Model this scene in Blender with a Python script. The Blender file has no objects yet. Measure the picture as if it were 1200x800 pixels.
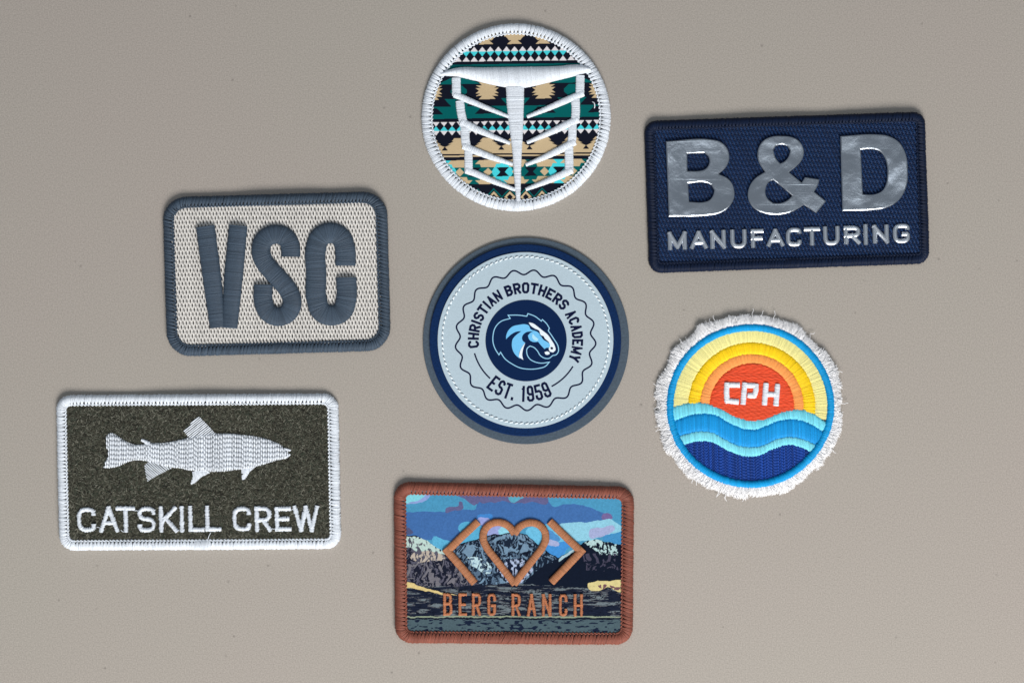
import bpy, math, random
import numpy as np
from mathutils import Vector

# ------------------------------------------------------------------ camera, world, light, exposure
random.seed(7)
rng = np.random.default_rng(11)
U = 0.0003                     # metres per millimetre-grid unit of the layout (0.3 mm)
HC = 1700.0                    # camera height above the tabletop in layout units
sc = bpy.context.scene
cam_d = bpy.data.cameras.new('camera')
cam_d.sensor_width = 36.0
cam_d.lens = 36.0 * HC / 1200.0
cam_d.clip_start = 0.01
cam_d.clip_end = 50
cam = bpy.data.objects.new('camera', cam_d)
sc.collection.objects.link(cam)
cam.location = (0, 0, HC * U)
sc.camera = cam

world = bpy.data.worlds.new('World')
sc.world = world
world.use_nodes = True
wn = world.node_tree
bgn = wn.nodes['Background']
bgn.inputs['Color'].default_value = (0.80, 0.89, 1.0, 1)
bgn.inputs['Strength'].default_value = 0.30


def area(name, loc, target, sx, sy, power, col):
    l = bpy.data.lights.new(name, 'AREA')
    l.shape = 'RECTANGLE'
    l.size, l.size_y = sx, sy
    l.energy = power
    l.color = col
    o = bpy.data.objects.new(name, l)
    sc.collection.objects.link(o)
    o.location = loc
    o.rotation_euler = (Vector(target) - Vector(loc)).to_track_quat('-Z', 'Y').to_euler()
    return o


area('window_light', (0.24, -1.05, 0.86), (0, 0, 0), 0.80, 0.52, 26.0, (1.0, 0.965, 0.93))
area('letter_reflection_lamp', (0.42, 0.66, 1.5), (0.42, 0.66, 0), 0.9, 0.42, 2.2, (0.93, 0.97, 1.0))  # added unseen lamp, placed to mottle the reflections in the silver letters

sc.view_settings.view_transform = 'Standard'
sc.view_settings.look = 'None'
sc.view_settings.exposure = 0.0
sc.view_settings.gamma = 1.0

# ------------------------------------------------------------------ helpers


def lin(r, g, b):
    c = np.array([r, g, b], float) / 255.0
    return tuple(np.where(c <= 0.04045, c / 12.92, ((c + 0.055) / 1.055) ** 2.4))


FLAT = 616.0   # the round felt badge is stiff and lies flat


def warp(x, y, z, cx):
    """the gentle curl of a patch that does not lie perfectly flat"""
    f = (0.2 + 0.8 * np.clip(z / 4, 0, 1)) * (abs(cx - FLAT) > 0.01)
    return f * (0.85 + 0.55 * np.sin(x / 31.0 + cx) + 0.45 * np.sin(y / 27.0 + x / 55.0 + cx * 1.7))


class MB:
    """collects quads and triangles in layout units (x right, y down, z up)"""

    def __init__(self):
        self.v, self.q, self.t, self.c, self.n = [], [], [], [], 0

    def add(self, v, q=None, t=None, c=(1, 1, 1)):
        v = np.asarray(v, float).reshape(-1, 3)
        self.v.append(v)
        if q is not None and len(q):
            self.q.append(np.asarray(q, int).reshape(-1, 4) + self.n)
        if t is not None and len(t):
            self.t.append(np.asarray(t, int).reshape(-1, 3) + self.n)
        c = np.asarray(c, float)
        if c.ndim == 1:
            c = np.tile(c, (len(v), 1))
        self.c.append(c)
        self.n += len(v)

    def tubes(self, P, R, C, perpoint=False, full=False):
        """P (N,M,3) centre lines, R scalar/(N,M), C (3,) or (N,3)"""
        P = np.asarray(P, float)
        if P.ndim == 2:
            P = P[None]
        N, M, _ = P.shape
        R = np.broadcast_to(np.asarray(R, float), (N, M))
        T = np.gradient(P, axis=1)
        T /= np.linalg.norm(T, axis=2, keepdims=True) + 1e-9
        if perpoint:
            ch = T
        else:
            ch = np.broadcast_to((P[:, -1] - P[:, 0])[:, None, :], P.shape)
        S = np.cross(ch, np.array([0, 0, 1.0]))
        S /= np.linalg.norm(S, axis=2, keepdims=True) + 1e-9
        Up = np.cross(S, T)
        Up /= np.linalg.norm(Up, axis=2, keepdims=True) + 1e-9
        ang = np.radians([0, 60, 120, 180]) if not full else np.radians([0, 90, 180, 270])
        K = 4
        V = (P[:, :, None, :] + R[:, :, None, None] *
             (np.cos(ang)[None, None, :, None] * S[:, :, None, :] + np.sin(ang)[None, None, :, None] * Up[:, :, None, :]))
        idx = np.arange(N * M * K).reshape(N, M, K)
        q = []
        for k in range(K if full else K - 1):
            k2 = (k + 1) % K
            a, b = idx[:, :-1, k], idx[:, 1:, k]
            c, d = idx[:, 1:, k2], idx[:, :-1, k2]
            q.append(np.stack([a, b, c, d], -1).reshape(-1, 4))
        C = np.asarray(C, float)
        if C.ndim == 1:
            C = np.tile(C, (N, 1))
        cc = np.repeat(C, M * K, axis=0)
        self.add(V.reshape(-1, 3), np.concatenate(q), None, cc)

    def build(self, name, mat, parent, kind=None, smooth=True):
        v = np.concatenate(self.v)
        cx, cy = parent['_cx'], parent['_cy']
        v = v.copy()
        v[:, 2] += warp(v[:, 0], v[:, 1], v[:, 2], cx)
        v = (v - np.array([cx, cy, 0])) * U
        v[:, 1] *= -1
        me = bpy.data.meshes.new(name)
        q = np.concatenate(self.q) if self.q else np.zeros((0, 4), int)
        t = np.concatenate(self.t) if self.t else np.zeros((0, 3), int)
        q, t = q[:, ::-1], t[:, ::-1]
        me.vertices.add(len(v))
        me.vertices.foreach_set('co', v.astype(np.float32).ravel())
        nl = q.size + t.size
        me.loops.add(nl)
        me.loops.foreach_set('vertex_index', np.concatenate([q.ravel(), t.ravel()]).astype(np.int32))
        me.polygons.add(len(q) + len(t))
        st = np.concatenate([np.arange(len(q)) * 4, q.size + np.arange(len(t)) * 3])
        me.polygons.foreach_set('loop_start', st.astype(np.int32))
        me.polygons.foreach_set('use_smooth', np.full(len(q) + len(t), smooth))
        me.update(calc_edges=True)
        ca = me.color_attributes.new('dye', 'FLOAT_COLOR', 'POINT')
        c4 = np.ones((len(v), 4), np.float32)
        c4[:, :3] = np.clip(np.concatenate(self.c), 0, 1)
        ca.data.foreach_set('color', c4.ravel())
        me.materials.append(mat)
        return link(name, me, parent, kind)


def link(name, me, parent, kind=None):
    o = bpy.data.objects.new(name, me)
    sc.collection.objects.link(o)
    p = parent
    o.parent = p
    o['_cx'], o['_cy'] = p['_cx'], p['_cy']
    if kind:
        o['kind'] = kind
    return o


GROUP = 'custom patches laid out on the beige surface'


def patch(name, cx, cy, ztop, label):
    """an Empty at the base of a patch; its foot on the tabletop"""
    o = bpy.data.objects.new(name, None)
    sc.collection.objects.link(o)
    k = 1 - ztop / HC
    o.location = ((cx - 600) * k * U, (400 - cy) * k * U, 0)
    o['_cx'], o['_cy'] = float(cx), float(cy)
    o['label'], o['category'], o['group'] = label, 'patch', GROUP
    o.empty_display_size = 0.01
    return o


# ---- 2D paths
def resample(p, n=None, step=None, closed=False):
    p = np.asarray(p, float)
    if closed:
        p = np.vstack([p, p[:1]])
    d = np.r_[0, np.cumsum(np.linalg.norm(np.diff(p, axis=0), axis=1))]
    L = d[-1]
    if n is None:
        n = max(2, int(round(L / step)) + (0 if closed else 1))
    s = np.linspace(0, L, n, endpoint=not closed)
    return np.stack([np.interp(s, d, p[:, k]) for k in range(p.shape[1])], 1)


def smooth(p, closed=False, sub=8, sharp=180.0):
    """Catmull-Rom through the points; corners sharper than 'sharp' degrees of turn stay corners"""
    p = np.asarray(p, float)
    n = len(p)
    out = []
    turn = np.zeros(n)
    for i in range(n):
        if not closed and i in (0, n - 1):
            continue
        a, b, c = p[i - 1], p[i], p[(i + 1) % n]
        d1, d2 = b - a, c - b
        turn[i] = abs(math.degrees(math.atan2(d1[0] * d2[1] - d1[1] * d2[0], float(d1 @ d2))))
    for i in range(n if closed else n - 1):
        p1, p2 = p[i], p[(i + 1) % n]
        p0 = p[i - 1] if (closed or i > 0) else p1
        p3 = p[(i + 2) % n] if (closed or i + 2 < n) else p2
        L = np.linalg.norm(p2 - p1)

        def tang(a, b, c):
            u = (b - a) / (np.linalg.norm(b - a) + 1e-6)
            w = (c - b) / (np.linalg.norm(c - b) + 1e-6)
            l1, l2 = np.linalg.norm(b - a), np.linalg.norm(c - b)
            m = u * l2 + w * l1
            return m / (np.linalg.norm(m) + 1e-6) * L
        m1 = tang(p0, p1, p2) if turn[i] < sharp and np.linalg.norm(p1 - p0) > 0 else (p2 - p1)
        m2 = tang(p1, p2, p3) if turn[(i + 1) % n] < sharp and np.linalg.norm(p3 - p2) > 0 else (p2 - p1)
        for t in np.linspace(0, 1, sub, endpoint=False):
            h = (2 * t**3 - 3 * t**2 + 1, t**3 - 2 * t**2 + t, -2 * t**3 + 3 * t**2, t**3 - t**2)
            out.append(h[0] * p1 + h[1] * m1 + h[2] * p2 + h[3] * m2)
    if not closed:
        out.append(p[-1])
    return np.array(out)


def rrect(c, r, n=14):
    """rounded quadrilateral, corners TL TR BR BL"""
    c = np.asarray(c, float)
    out = []
    for i in range(4):
        a, b, d = c[i - 1], c[i], c[(i + 1) % 4]
        u, w = (a - b) / np.linalg.norm(a - b), (d - b) / np.linalg.norm(d - b)
        p0, p2 = b + u * r, b + w * r
        k = 0.5523
        c1, c2 = p0 - u * r * k, p2 - w * r * k
        for t in np.linspace(0, 1, n):
            out.append((1 - t)**3 * p0 + 3 * (1 - t)**2 * t * c1 + 3 * (1 - t) * t * t * c2 + t**3 * p2)
    return np.array(out)


def circle(cx, cy, rx, ry=None, n=240):
    a = np.linspace(0, 2 * math.pi, n, endpoint=False)
    return np.stack([cx + rx * np.cos(a), cy + (ry or rx) * np.sin(a)], 1)


def normals(p, closed):
    if closed:
        t = np.roll(p, -1, 0) - np.roll(p, 1, 0)
    else:
        t = np.gradient(p, axis=0)
    t /= np.linalg.norm(t, axis=1, keepdims=True) + 1e-9
    return np.stack([-t[:, 1], t[:, 0]], 1), t


def area2(p):
    return float(np.sum(p[:, 0] * np.roll(p[:, 1], -1) - np.roll(p[:, 0], -1) * p[:, 1])) / 2


def inward(p, d):
    """closed path moved inwards by d"""
    n, _ = normals(p, True)
    s = 1 if area2(p) > 0 else -1
    return p + n * d * s


def inside(X, Y, poly):
    r = np.zeros(X.shape, bool)
    n = len(poly)
    for i in range(n):
        x1, y1 = poly[i]
        x2, y2 = poly[(i + 1) % n]
        if y1 == y2:
            continue
        c = ((y1 > Y) != (y2 > Y)) & (X < (x2 - x1) * (Y - y1) / (y2 - y1) + x1)
        r ^= c
    return r


class Noise:
    def __init__(self, seed, n=256):
        self.g = np.random.default_rng(seed).random((n, n))
        self.n = n

    def __call__(self, x, y):
        xi, yi = np.floor(x).astype(int), np.floor(y).astype(int)
        fx, fy = x - xi, y - yi
        fx, fy = fx * fx * (3 - 2 * fx), fy * fy * (3 - 2 * fy)
        g, n = self.g, self.n
        a, b = g[xi % n, yi % n], g[(xi + 1) % n, yi % n]
        c, d = g[xi % n, (yi + 1) % n], g[(xi + 1) % n, (yi + 1) % n]
        return (a * (1 - fx) + b * fx) * (1 - fy) + (c * (1 - fx) + d * fx) * fy

    def fbm(self, x, y, o=4):
        s, a, t = 0, 1, 0
        for _ in range(o):
            s = s + a * self(x, y)
            t += a
            a *= 0.5
            x, y = x * 2.03 + 17.1, y * 2.03 + 5.3
        return s / t


def jit(col, n, a=0.08):
    c = np.asarray(col, float)
    return np.clip(c[None] * (1 + rng.uniform(-a, a, (n, 1))), 0, 1)


# ---- embroidery
def rails(mb, A, B, z0, h, r, col, puff=0.5, m=8, jitter=0.3, ja=0.09, zj=0.15):
    """satin stitches from rail A to rail B, domed by h"""
    A, B = np.asarray(A, float), np.asarray(B, float)
    n = len(A)
    th = np.linspace(-math.pi / 2, math.pi / 2, m)
    u = np.sin(th)
    prof = np.clip(1 - np.abs(u)**2.2, 0, 1)**puff
    W = np.linalg.norm(B - A, axis=1)[:, None]
    e = 1 + rng.uniform(-1, 1, (n, 1)) * jitter / np.maximum(W, 2)
    sh = rng.uniform(-1, 1, (n, 1)) * jitter * 0.4 / np.maximum(W, 2)
    uu = (u[None] * e + sh + 1) / 2
    P = np.zeros((n, m, 3))
    P[:, :, :2] = A[:, None] * (1 - uu[..., None]) + B[:, None] * uu[..., None]
    hh = h * np.minimum(1, W / 5.0) * (1 + rng.normal(0, 0.13 * zj, (n, 1)))
    P[:, :, 2] = z0 + hh * prof[None] + rng.uniform(-zj, zj, (n, 1))
    R = r * (1 + rng.uniform(-zj, zj * 0.7, (n, 1))) * (0.75 + 0.25 * prof[None]) * np.ones((n, 1))
    mb.tubes(P, R, jit(col, n, ja))


def satin(mb, pts, w, z0, h, r, col, pitch=1.15, slant=0.0, soft=True, **kw):
    """satin column along a centre line of width w (scalar or one value per point)"""
    pts = np.asarray(pts, float)
    w = np.broadcast_to(np.asarray(w, float), (len(pts),))
    p3 = np.column_stack([pts, w])
    c = resample(p3, step=pitch)
    n, t = normals(c[:, :2], False)
    if soft and len(c) > 8:
        k = max(1, int(2.5 / pitch))
        ker = np.ones(2 * k + 1)
        for q in (0, 1):
            n[:, q] = np.convolve(np.pad(n[:, q], k, mode='edge'), ker / ker.sum(), 'valid')
        n /= np.linalg.norm(n, axis=1, keepdims=True)
    A = c[:, :2] + n * c[:, 2:3] / 2 + t * slant
    B = c[:, :2] - n * c[:, 2:3] / 2 - t * slant
    rails(mb, A, B, z0, h, r, col, **kw)


def fill(mb, poly, ang, pitch, r, col, z0, stitch=6.0, phase=0.38, dip=0.6, loft=0.0, ds=None, wob=0.12, ja=0.1, edge=2.0, skip=None, pinch=0.35):
    """rows of running fill stitches clipped to a polygon; each stitch dives into the cloth at its ends"""
    poly = np.asarray(poly, float)
    a = math.radians(ang)
    ca, sa = math.cos(a), math.sin(a)
    rot = np.stack([poly[:, 0] * ca + poly[:, 1] * sa, -poly[:, 0] * sa + poly[:, 1] * ca], 1)
    nx = np.roll(rot, -1, 0)
    y = math.floor(rot[:, 1].min() / pitch) * pitch + 0.37 * pitch
    k = 0
    ds = ds or stitch / 5
    while y < rot[:, 1].max():
        m = (rot[:, 1] > y) != (nx[:, 1] > y)
        xs = np.sort(rot[m, 0] + (y - rot[m, 1]) * (nx[m, 0] - rot[m, 0]) / (nx[m, 1] - rot[m, 1]))
        ph = rng.uniform(0, 1) if phase == 'rand' else (k % 2) * 0.25 + rng.uniform(-.24, .24) if phase == 'fish' else k * phase + rng.normal(0, 0.04)
        for i in range(0, len(xs) - 1, 2):
            x0, x1 = xs[i] + rng.uniform(-wob, wob) * 2, xs[i + 1] + rng.uniform(-wob, wob) * 2
            L = x1 - x0
            if L < 0.8:
                continue
            n = max(3, int(L / ds) + 1)
            s = np.linspace(x0, x1, n)
            b = np.abs(np.sin(math.pi * (s / stitch + ph)))**0.6
            ed = np.clip(np.minimum(s - x0, x1 - s) / edge, 0, 1)**0.5
            yy = y + rng.uniform(-wob, wob)
            z = z0 + dip * (b - 1) + loft * np.clip(np.minimum(s - x0, x1 - s) / 6, 0, 1)**0.5 - 0.7 * (1 - ed)
            P = np.stack([s * ca - yy * sa, s * sa + yy * ca, z], 1)
            mb.tubes(P, r * (1 - pinch * (1 - b)), jit(col, 1, ja))
        y += pitch
        k += 1


def border(name, outer, w, zc, zin, col, pitch, parent, mat, g=3, slant=0.25, conv=0.8, ja=0.1, cr=0.85, rag=0.35, join=None, tight=0.0, rib=0.02):
    """overlocked edge: stitches wrap from the face over the rim; they converge at the inner chain"""
    mb = MB()
    if area2(outer) < 0:
        outer = outer[::-1]
    P0 = resample(outer, step=0.6, closed=True)
    L = np.sum(np.linalg.norm(np.roll(P0, -1, 0) - P0, axis=1))
    N0, T0 = normals(P0, True)
    NG = int(round(L / pitch))
    n = NG * g
    gi = np.repeat(np.arange(NG), g)
    gj = np.tile(np.arange(g), NG)
    per = L / NG
    s_out = (gi + 0.5 + ((gj + 0.5) / g - 0.5) * (1 - tight)) * per
    s_in = (gi + 0.5 + (gj - (g - 1) / 2) / g * (1 - conv)) * per
    d = np.array([1.0, 0.93, 0.80, 0.62, 0.45, 0.28, 0.13, 0.03, 0.0, 0.03]) * w
    z = np.array([zin - 0.2, zin + 0.35 * (zc - zin), zin + 0.75 * (zc - zin), zc * 0.98, zc, zc * 0.93, zc * 0.76, zc * 0.52, zc * 0.25, 0.5])
    f = np.clip((1 - d / w - 0.02) / 0.42, 0, 1)
    tot = len(P0)

    def at(s, dd):
        i = (s / L * tot) % tot
        i0 = np.floor(i).astype(int) % tot
        fr = (i - np.floor(i))[..., None]
        i1 = (i0 + 1) % tot
        p = P0[i0] * (1 - fr) + P0[i1] * fr
        nn = N0[i0] * (1 - fr) + N0[i1] * fr
        return p + nn * dd[..., None]
    S = s_in[:, None] * (1 - f[None]) + s_out[:, None] * f[None] + slant * (1 - d / w)[None] * w
    S = S + rng.normal(0, 0.10, (n, 1)) + 0.5 * np.sin(s_in / 17.0)[:, None] + 0.16 * np.repeat(rng.normal(0, 1, NG), g)[:, None]
    D = np.tile(d, (n, 1)) + rng.uniform(-rag, rag, (n, 1)) * (d < 0.1 * w)[None] + rng.uniform(-0.2, 0.2, (n, 1))
    Z = np.tile(z, (n, 1)) * (1 + rng.normal(0, 0.02, (n, 1)))
    wav = 1 + 0.05 * np.sin(S / 23.0 + 1.3) + 0.03 * np.sin(S / 9.1)
    Z *= wav * (1 + rib * np.cos(((gj + 0.5) / g - 0.5) * 2 * math.pi)[:, None])
    P = np.dstack([at(S, D), Z])
    mb.tubes(P, per / g * 0.60, jit(col, n, ja))
    # padding under the stitches
    dd = np.array([0.75, 0.6, 0.4, 0.2, 0.06, 0.05]) * w
    zz = np.array([zin * 0.7, zc * 0.78, zc * 0.82, zc * 0.7, zc * 0.4, 0.2])
    m = int(L / 2)
    s = np.linspace(0, L, m, endpoint=False)
    V = np.dstack([at(np.tile(s[:, None], (1, 6)), np.tile(dd, (m, 1))), np.tile(zz, (m, 1))])
    idx = np.arange(m * 6).reshape(m, 6)
    nxt = np.roll(idx, -1, 0)
    q = np.stack([idx[:, :-1], nxt[:, :-1], nxt[:, 1:], idx[:, 1:]], -1).reshape(-1, 4)
    mb.add(V.reshape(-1, 3), q, None, np.asarray(col) * 0.9)
    # inner chain of loops
    s = np.arange(0, L, per / 6)
    dc = w + 0.1 + 0.75 * np.cos(2 * math.pi * (s / per - 0.5))
    zc2 = zin + 0.5 + 0.45 * np.sin(2 * math.pi * s / per)
    C = np.column_stack([at(s, dc), zc2])
    C = np.vstack([C, C[:1]])
    mb.tubes(C, cr, col, perpoint=True)
    # the overlap where the overlock starts and ends
    if join is not None:
        k = int(np.argmin(np.linalg.norm(P0 - np.array(join), axis=1)))
        s0 = k / tot * L
        m = 22
        ss = s0 + np.linspace(-8, 8, m) + rng.normal(0, 0.25, m)
        S = ss[:, None] + slant * 2.2 * (1 - d / w)[None] * w + 0 * f[None]
        Z = np.tile(z, (m, 1)) * (1.05 + 0.04 * np.cos(np.linspace(-3, 3, m)) + rng.normal(0, 0.025, m))[:, None]
        P = np.dstack([at(S, np.tile(d * 1.05 - 0.25, (m, 1))), Z])
        mb.tubes(P, min(0.62, per / g * 0.5), jit(np.asarray(col) * 0.94, m, ja * 1.3))
    return mb.build(name, mat, parent)


def slab(name, outline, z0, z1, col, mat, parent, bev=0.4, holes=(), kind=None, facet=False):
    """filled outline with thickness and a rounded rim, made from a filled curve turned into a mesh"""
    cu = bpy.data.curves.new(name, 'CURVE')
    cu.dimensions = '2D'
    cu.fill_mode = 'BOTH'
    for pl in [outline] + list(holes):
        sp = cu.splines.new('POLY')
        sp.points.add(len(pl) - 1)
        for i, (x, y) in enumerate(pl):
            sp.points[i].co = (x, -y, 0, 1)
        sp.use_cyclic_u = True
    cu.extrude = max(0.01, (z1 - z0) / 2 - bev)
    cu.bevel_depth = bev
    cu.bevel_resolution = 1 if facet else 4
    cu.offset = -bev
    tmp = bpy.data.objects.new('tmp', cu)
    sc.collection.objects.link(tmp)
    bpy.context.view_layer.update()
    me = bpy.data.meshes.new_from_object(tmp.evaluated_get(bpy.context.evaluated_depsgraph_get()))
    bpy.data.objects.remove(tmp)
    bpy.data.curves.remove(cu)
    me.name = name
    n = len(me.vertices)
    v = np.zeros(n * 3, np.float32)
    me.vertices.foreach_get('co', v)
    v = v.reshape(-1, 3)
    v[:, 2] += (z0 + z1) / 2
    v[:, 2] += warp(v[:, 0], -v[:, 1], v[:, 2], parent['_cx'])
    v += np.array([-parent['_cx'], parent['_cy'], 0], np.float32)
    v *= U
    me.vertices.foreach_set('co', v.ravel())
    ca = me.color_attributes.new('dye', 'FLOAT_COLOR', 'POINT')
    ca.data.foreach_set('color', np.tile(np.r_[np.asarray(col), 1.0], n).astype(np.float32))
    me.materials.clear()
    me.materials.append(mat)
    if facet:
        me.polygons.foreach_set('use_smooth', np.zeros(len(me.polygons), bool))
    me.update()
    return link(name, me, parent, kind)


def sheet(name, outline, z, step, colfn, mat, parent, zfn=None):
    """printed cloth: a fine grid clipped to the outline, colours laid in as dye"""
    x0, y0 = outline.min(0)
    x1, y1 = outline.max(0)
    X, Y = np.meshgrid(np.arange(x0, x1, step), np.arange(y0, y1, step))
    M = inside(X, Y, outline)
    C = colfn(X, Y)
    Z = np.full(X.shape, z) + (zfn(X, Y) if zfn else 0)
    ny, nx = X.shape
    idx = np.arange(ny * nx).reshape(ny, nx)
    ok = M[:-1, :-1] & M[1:, :-1] & M[:-1, 1:] & M[1:, 1:]
    q = np.stack([idx[:-1, :-1], idx[:-1, 1:], idx[1:, 1:], idx[1:, :-1]], -1)[ok]
    used = np.unique(q)
    rem = np.full(ny * nx, -1)
    rem[used] = np.arange(len(used))
    mb = MB()
    V = np.stack([X.ravel(), Y.ravel(), Z.ravel()], 1)[used]
    mb.add(V, rem[q], None, C.reshape(-1, 3)[used])
    return mb.build(name, mat, parent)


def ribbon(mb, pts, w, z, col, closed=False, ends=0.0):
    """flat line of width w with mitred corners"""
    p = np.asarray(pts, float)
    n = len(p)
    V = []
    for i in range(n):
        a = p[i - 1] if (closed or i > 0) else None
        c = p[(i + 1) % n] if (closed or i < n - 1) else None
        b = p[i]
        d1 = (b - a) / (np.linalg.norm(b - a) + 1e-9) if a is not None else None
        d2 = (c - b) / (np.linalg.norm(c - b) + 1e-9) if c is not None else None
        if d1 is None:
            t, k = d2, 1
            b = b - d2 * ends
        elif d2 is None:
            t, k = d1, 1
            b = b + d1 * ends
        else:
            t = d1 + d2
            t /= np.linalg.norm(t) + 1e-9
            k = 1 / max(0.4, float(t @ d1))
        nn = np.array([-t[1], t[0]]) * w / 2 * k
        V += [[*(b + nn), z], [*(b - nn), z]]
    q = [[2 * i, 2 * i + 1, 2 * ((i + 1) % n) + 1, 2 * ((i + 1) % n)] for i in range(n if closed else n - 1)]
    mb.add(V, q, None, col)


# ---- materials
def mat(name, rough=0.6, bump=0.0, bscale=2000, var=0.0, vscale=800, sheen=0.0, spec=0.4, metallic=0.0, base=None):
    m = bpy.data.materials.new(name)
    m.use_nodes = True
    nt = m.node_tree
    b = nt.nodes['Principled BSDF']
    b.inputs['Roughness'].default_value = rough
    b.inputs['Specular IOR Level'].default_value = spec
    b.inputs['Metallic'].default_value = metallic
    b.inputs['Sheen Weight'].default_value = sheen
    b.inputs['Sheen Roughness'].default_value = 0.4
    tc = nt.nodes.new('ShaderNodeTexCoord')
    at = nt.nodes.new('ShaderNodeAttribute')
    at.attribute_name = 'dye'
    src = at.outputs['Color']
    if base is not None:
        rgb = nt.nodes.new('ShaderNodeRGB')
        rgb.outputs[0].default_value = (*base, 1)
        src = rgb.outputs[0]
    if var:
        nz = nt.nodes.new('ShaderNodeTexNoise')
        nz.inputs['Scale'].default_value = vscale
        nz.inputs['Detail'].default_value = 3
        nt.links.new(tc.outputs['Object'], nz.inputs['Vector'])
        mr = nt.nodes.new('ShaderNodeMapRange')
        mr.inputs['From Min'].default_value = 0.3
        mr.inputs['From Max'].default_value = 0.7
        mr.inputs['To Min'].default_value = 1 - var
        mr.inputs['To Max'].default_value = 1 + var
        nt.links.new(nz.outputs['Fac'], mr.inputs['Value'])
        mx = nt.nodes.new('ShaderNodeVectorMath')
        mx.operation = 'SCALE'
        nt.links.new(src, mx.inputs[0])
        nt.links.new(mr.outputs[0], mx.inputs['Scale'])
        src = mx.outputs[0]
    nt.links.new(src, b.inputs['Base Color'])
    if bump:
        nz = nt.nodes.new('ShaderNodeTexNoise')
        nz.inputs['Scale'].default_value = bscale
        nz.inputs['Detail'].default_value = 4
        nt.links.new(tc.outputs['Object'], nz.inputs['Vector'])
        bp = nt.nodes.new('ShaderNodeBump')
        bp.inputs['Strength'].default_value = 1.0
        bp.inputs['Distance'].default_value = bump
        nt.links.new(nz.outputs['Fac'], bp.inputs['Height'])
        nt.links.new(bp.outputs[0], b.inputs['Normal'])
    return m


M_THREAD = mat('polyester_thread', rough=0.55, spec=0.25, bump=0.00007, bscale=3200, var=0.16, vscale=3600)
M_MATTE = mat('matte_thread', rough=0.75, spec=0.25, var=0.08, vscale=2600)
M_COTTON = mat('cotton_thread', rough=0.85, spec=0.15, sheen=0.2, var=0.05)
M_PRINT = mat('printed_cloth', rough=0.85, spec=0.08, bump=0.00006, bscale=3500, var=0.05, vscale=3000)
M_FELT = mat('wool_felt', rough=0.95, spec=0.1, bump=0.00012, bscale=1600, var=0.22, vscale=1700, sheen=0.1)
M_LABEL = mat('woven_label', rough=0.85, spec=0.08, bump=0.00004, bscale=2500, var=0.05, vscale=2200)
M_BACK = mat('backing_film', rough=0.6, spec=0.3, bump=0.0001, bscale=1200, var=0.18, vscale=1500)

# ------------------------------------------------------------------ the surface
mt = mat('beige_laminate', rough=0.62, spec=0.3, bump=0.00003, bscale=2600, var=0.17, vscale=2200, base=lin(162, 155, 147))
nt = mt.node_tree
bsdf = nt.nodes['Principled BSDF']
tc = nt.nodes['Texture Coordinate']
old = bsdf.inputs['Base Color'].links[0].from_socket
nz = nt.nodes.new('ShaderNodeTexNoise')
nz.inputs['Scale'].default_value = 7
nz.inputs['Detail'].default_value = 3
nt.links.new(tc.outputs['Object'], nz.inputs['Vector'])
cr = nt.nodes.new('ShaderNodeValToRGB')
cr.color_ramp.elements[0].position = 0.35
cr.color_ramp.elements[1].position = 0.65
cr.color_ramp.elements[0].color = (0.985, 1.0, 0.985, 1)
cr.color_ramp.elements[1].color = (1.0, 0.985, 0.985, 1)
nt.links.new(nz.outputs['Fac'], cr.inputs['Fac'])
mm = nt.nodes.new('ShaderNodeMix')
mm.data_type = 'RGBA'
mm.blend_type = 'MULTIPLY'
mm.inputs['Factor'].default_value = 1
nt.links.new(old, mm.inputs[6])
nt.links.new(cr.outputs[0], mm.inputs[7])
# sparse specks of dust
vo = nt.nodes.new('ShaderNodeTexVoronoi')
vo.inputs['Scale'].default_value = 95
nt.links.new(tc.outputs['Object'], vo.inputs['Vector'])
mr = nt.nodes.new('ShaderNodeMapRange')
mr.inputs['From Min'].default_value = 0.02
mr.inputs['From Max'].default_value = 0.06
mr.inputs['To Min'].default_value = 0.70
mr.inputs['To Max'].default_value = 1.0
nt.links.new(vo.outputs['Distance'], mr.inputs['Value'])
m2 = nt.nodes.new('ShaderNodeVectorMath')
m2.operation = 'SCALE'
nt.links.new(mm.outputs[2], m2.inputs[0])
nt.links.new(mr.outputs[0], m2.inputs['Scale'])
nt.links.new(m2.outputs[0], bsdf.inputs['Base Color'])
me = bpy.data.meshes.new('tabletop')
hx, hy = 0.9, 0.75
vv = [(-hx, -hy, 0), (hx, -hy, 0), (hx, hy, 0), (-hx, hy, 0), (-hx, -hy, -.02), (hx, -hy, -.02), (hx, hy, -.02), (-hx, hy, -.02)]
me.from_pydata(vv, [], [(0, 1, 2, 3), (4, 7, 6, 5), (0, 4, 5, 1), (1, 5, 6, 2), (2, 6, 7, 3), (3, 7, 4, 0)])
me.materials.append(mt)
top = bpy.data.objects.new('tabletop', me)
sc.collection.objects.link(top)
top['kind'] = 'structure'

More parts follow.
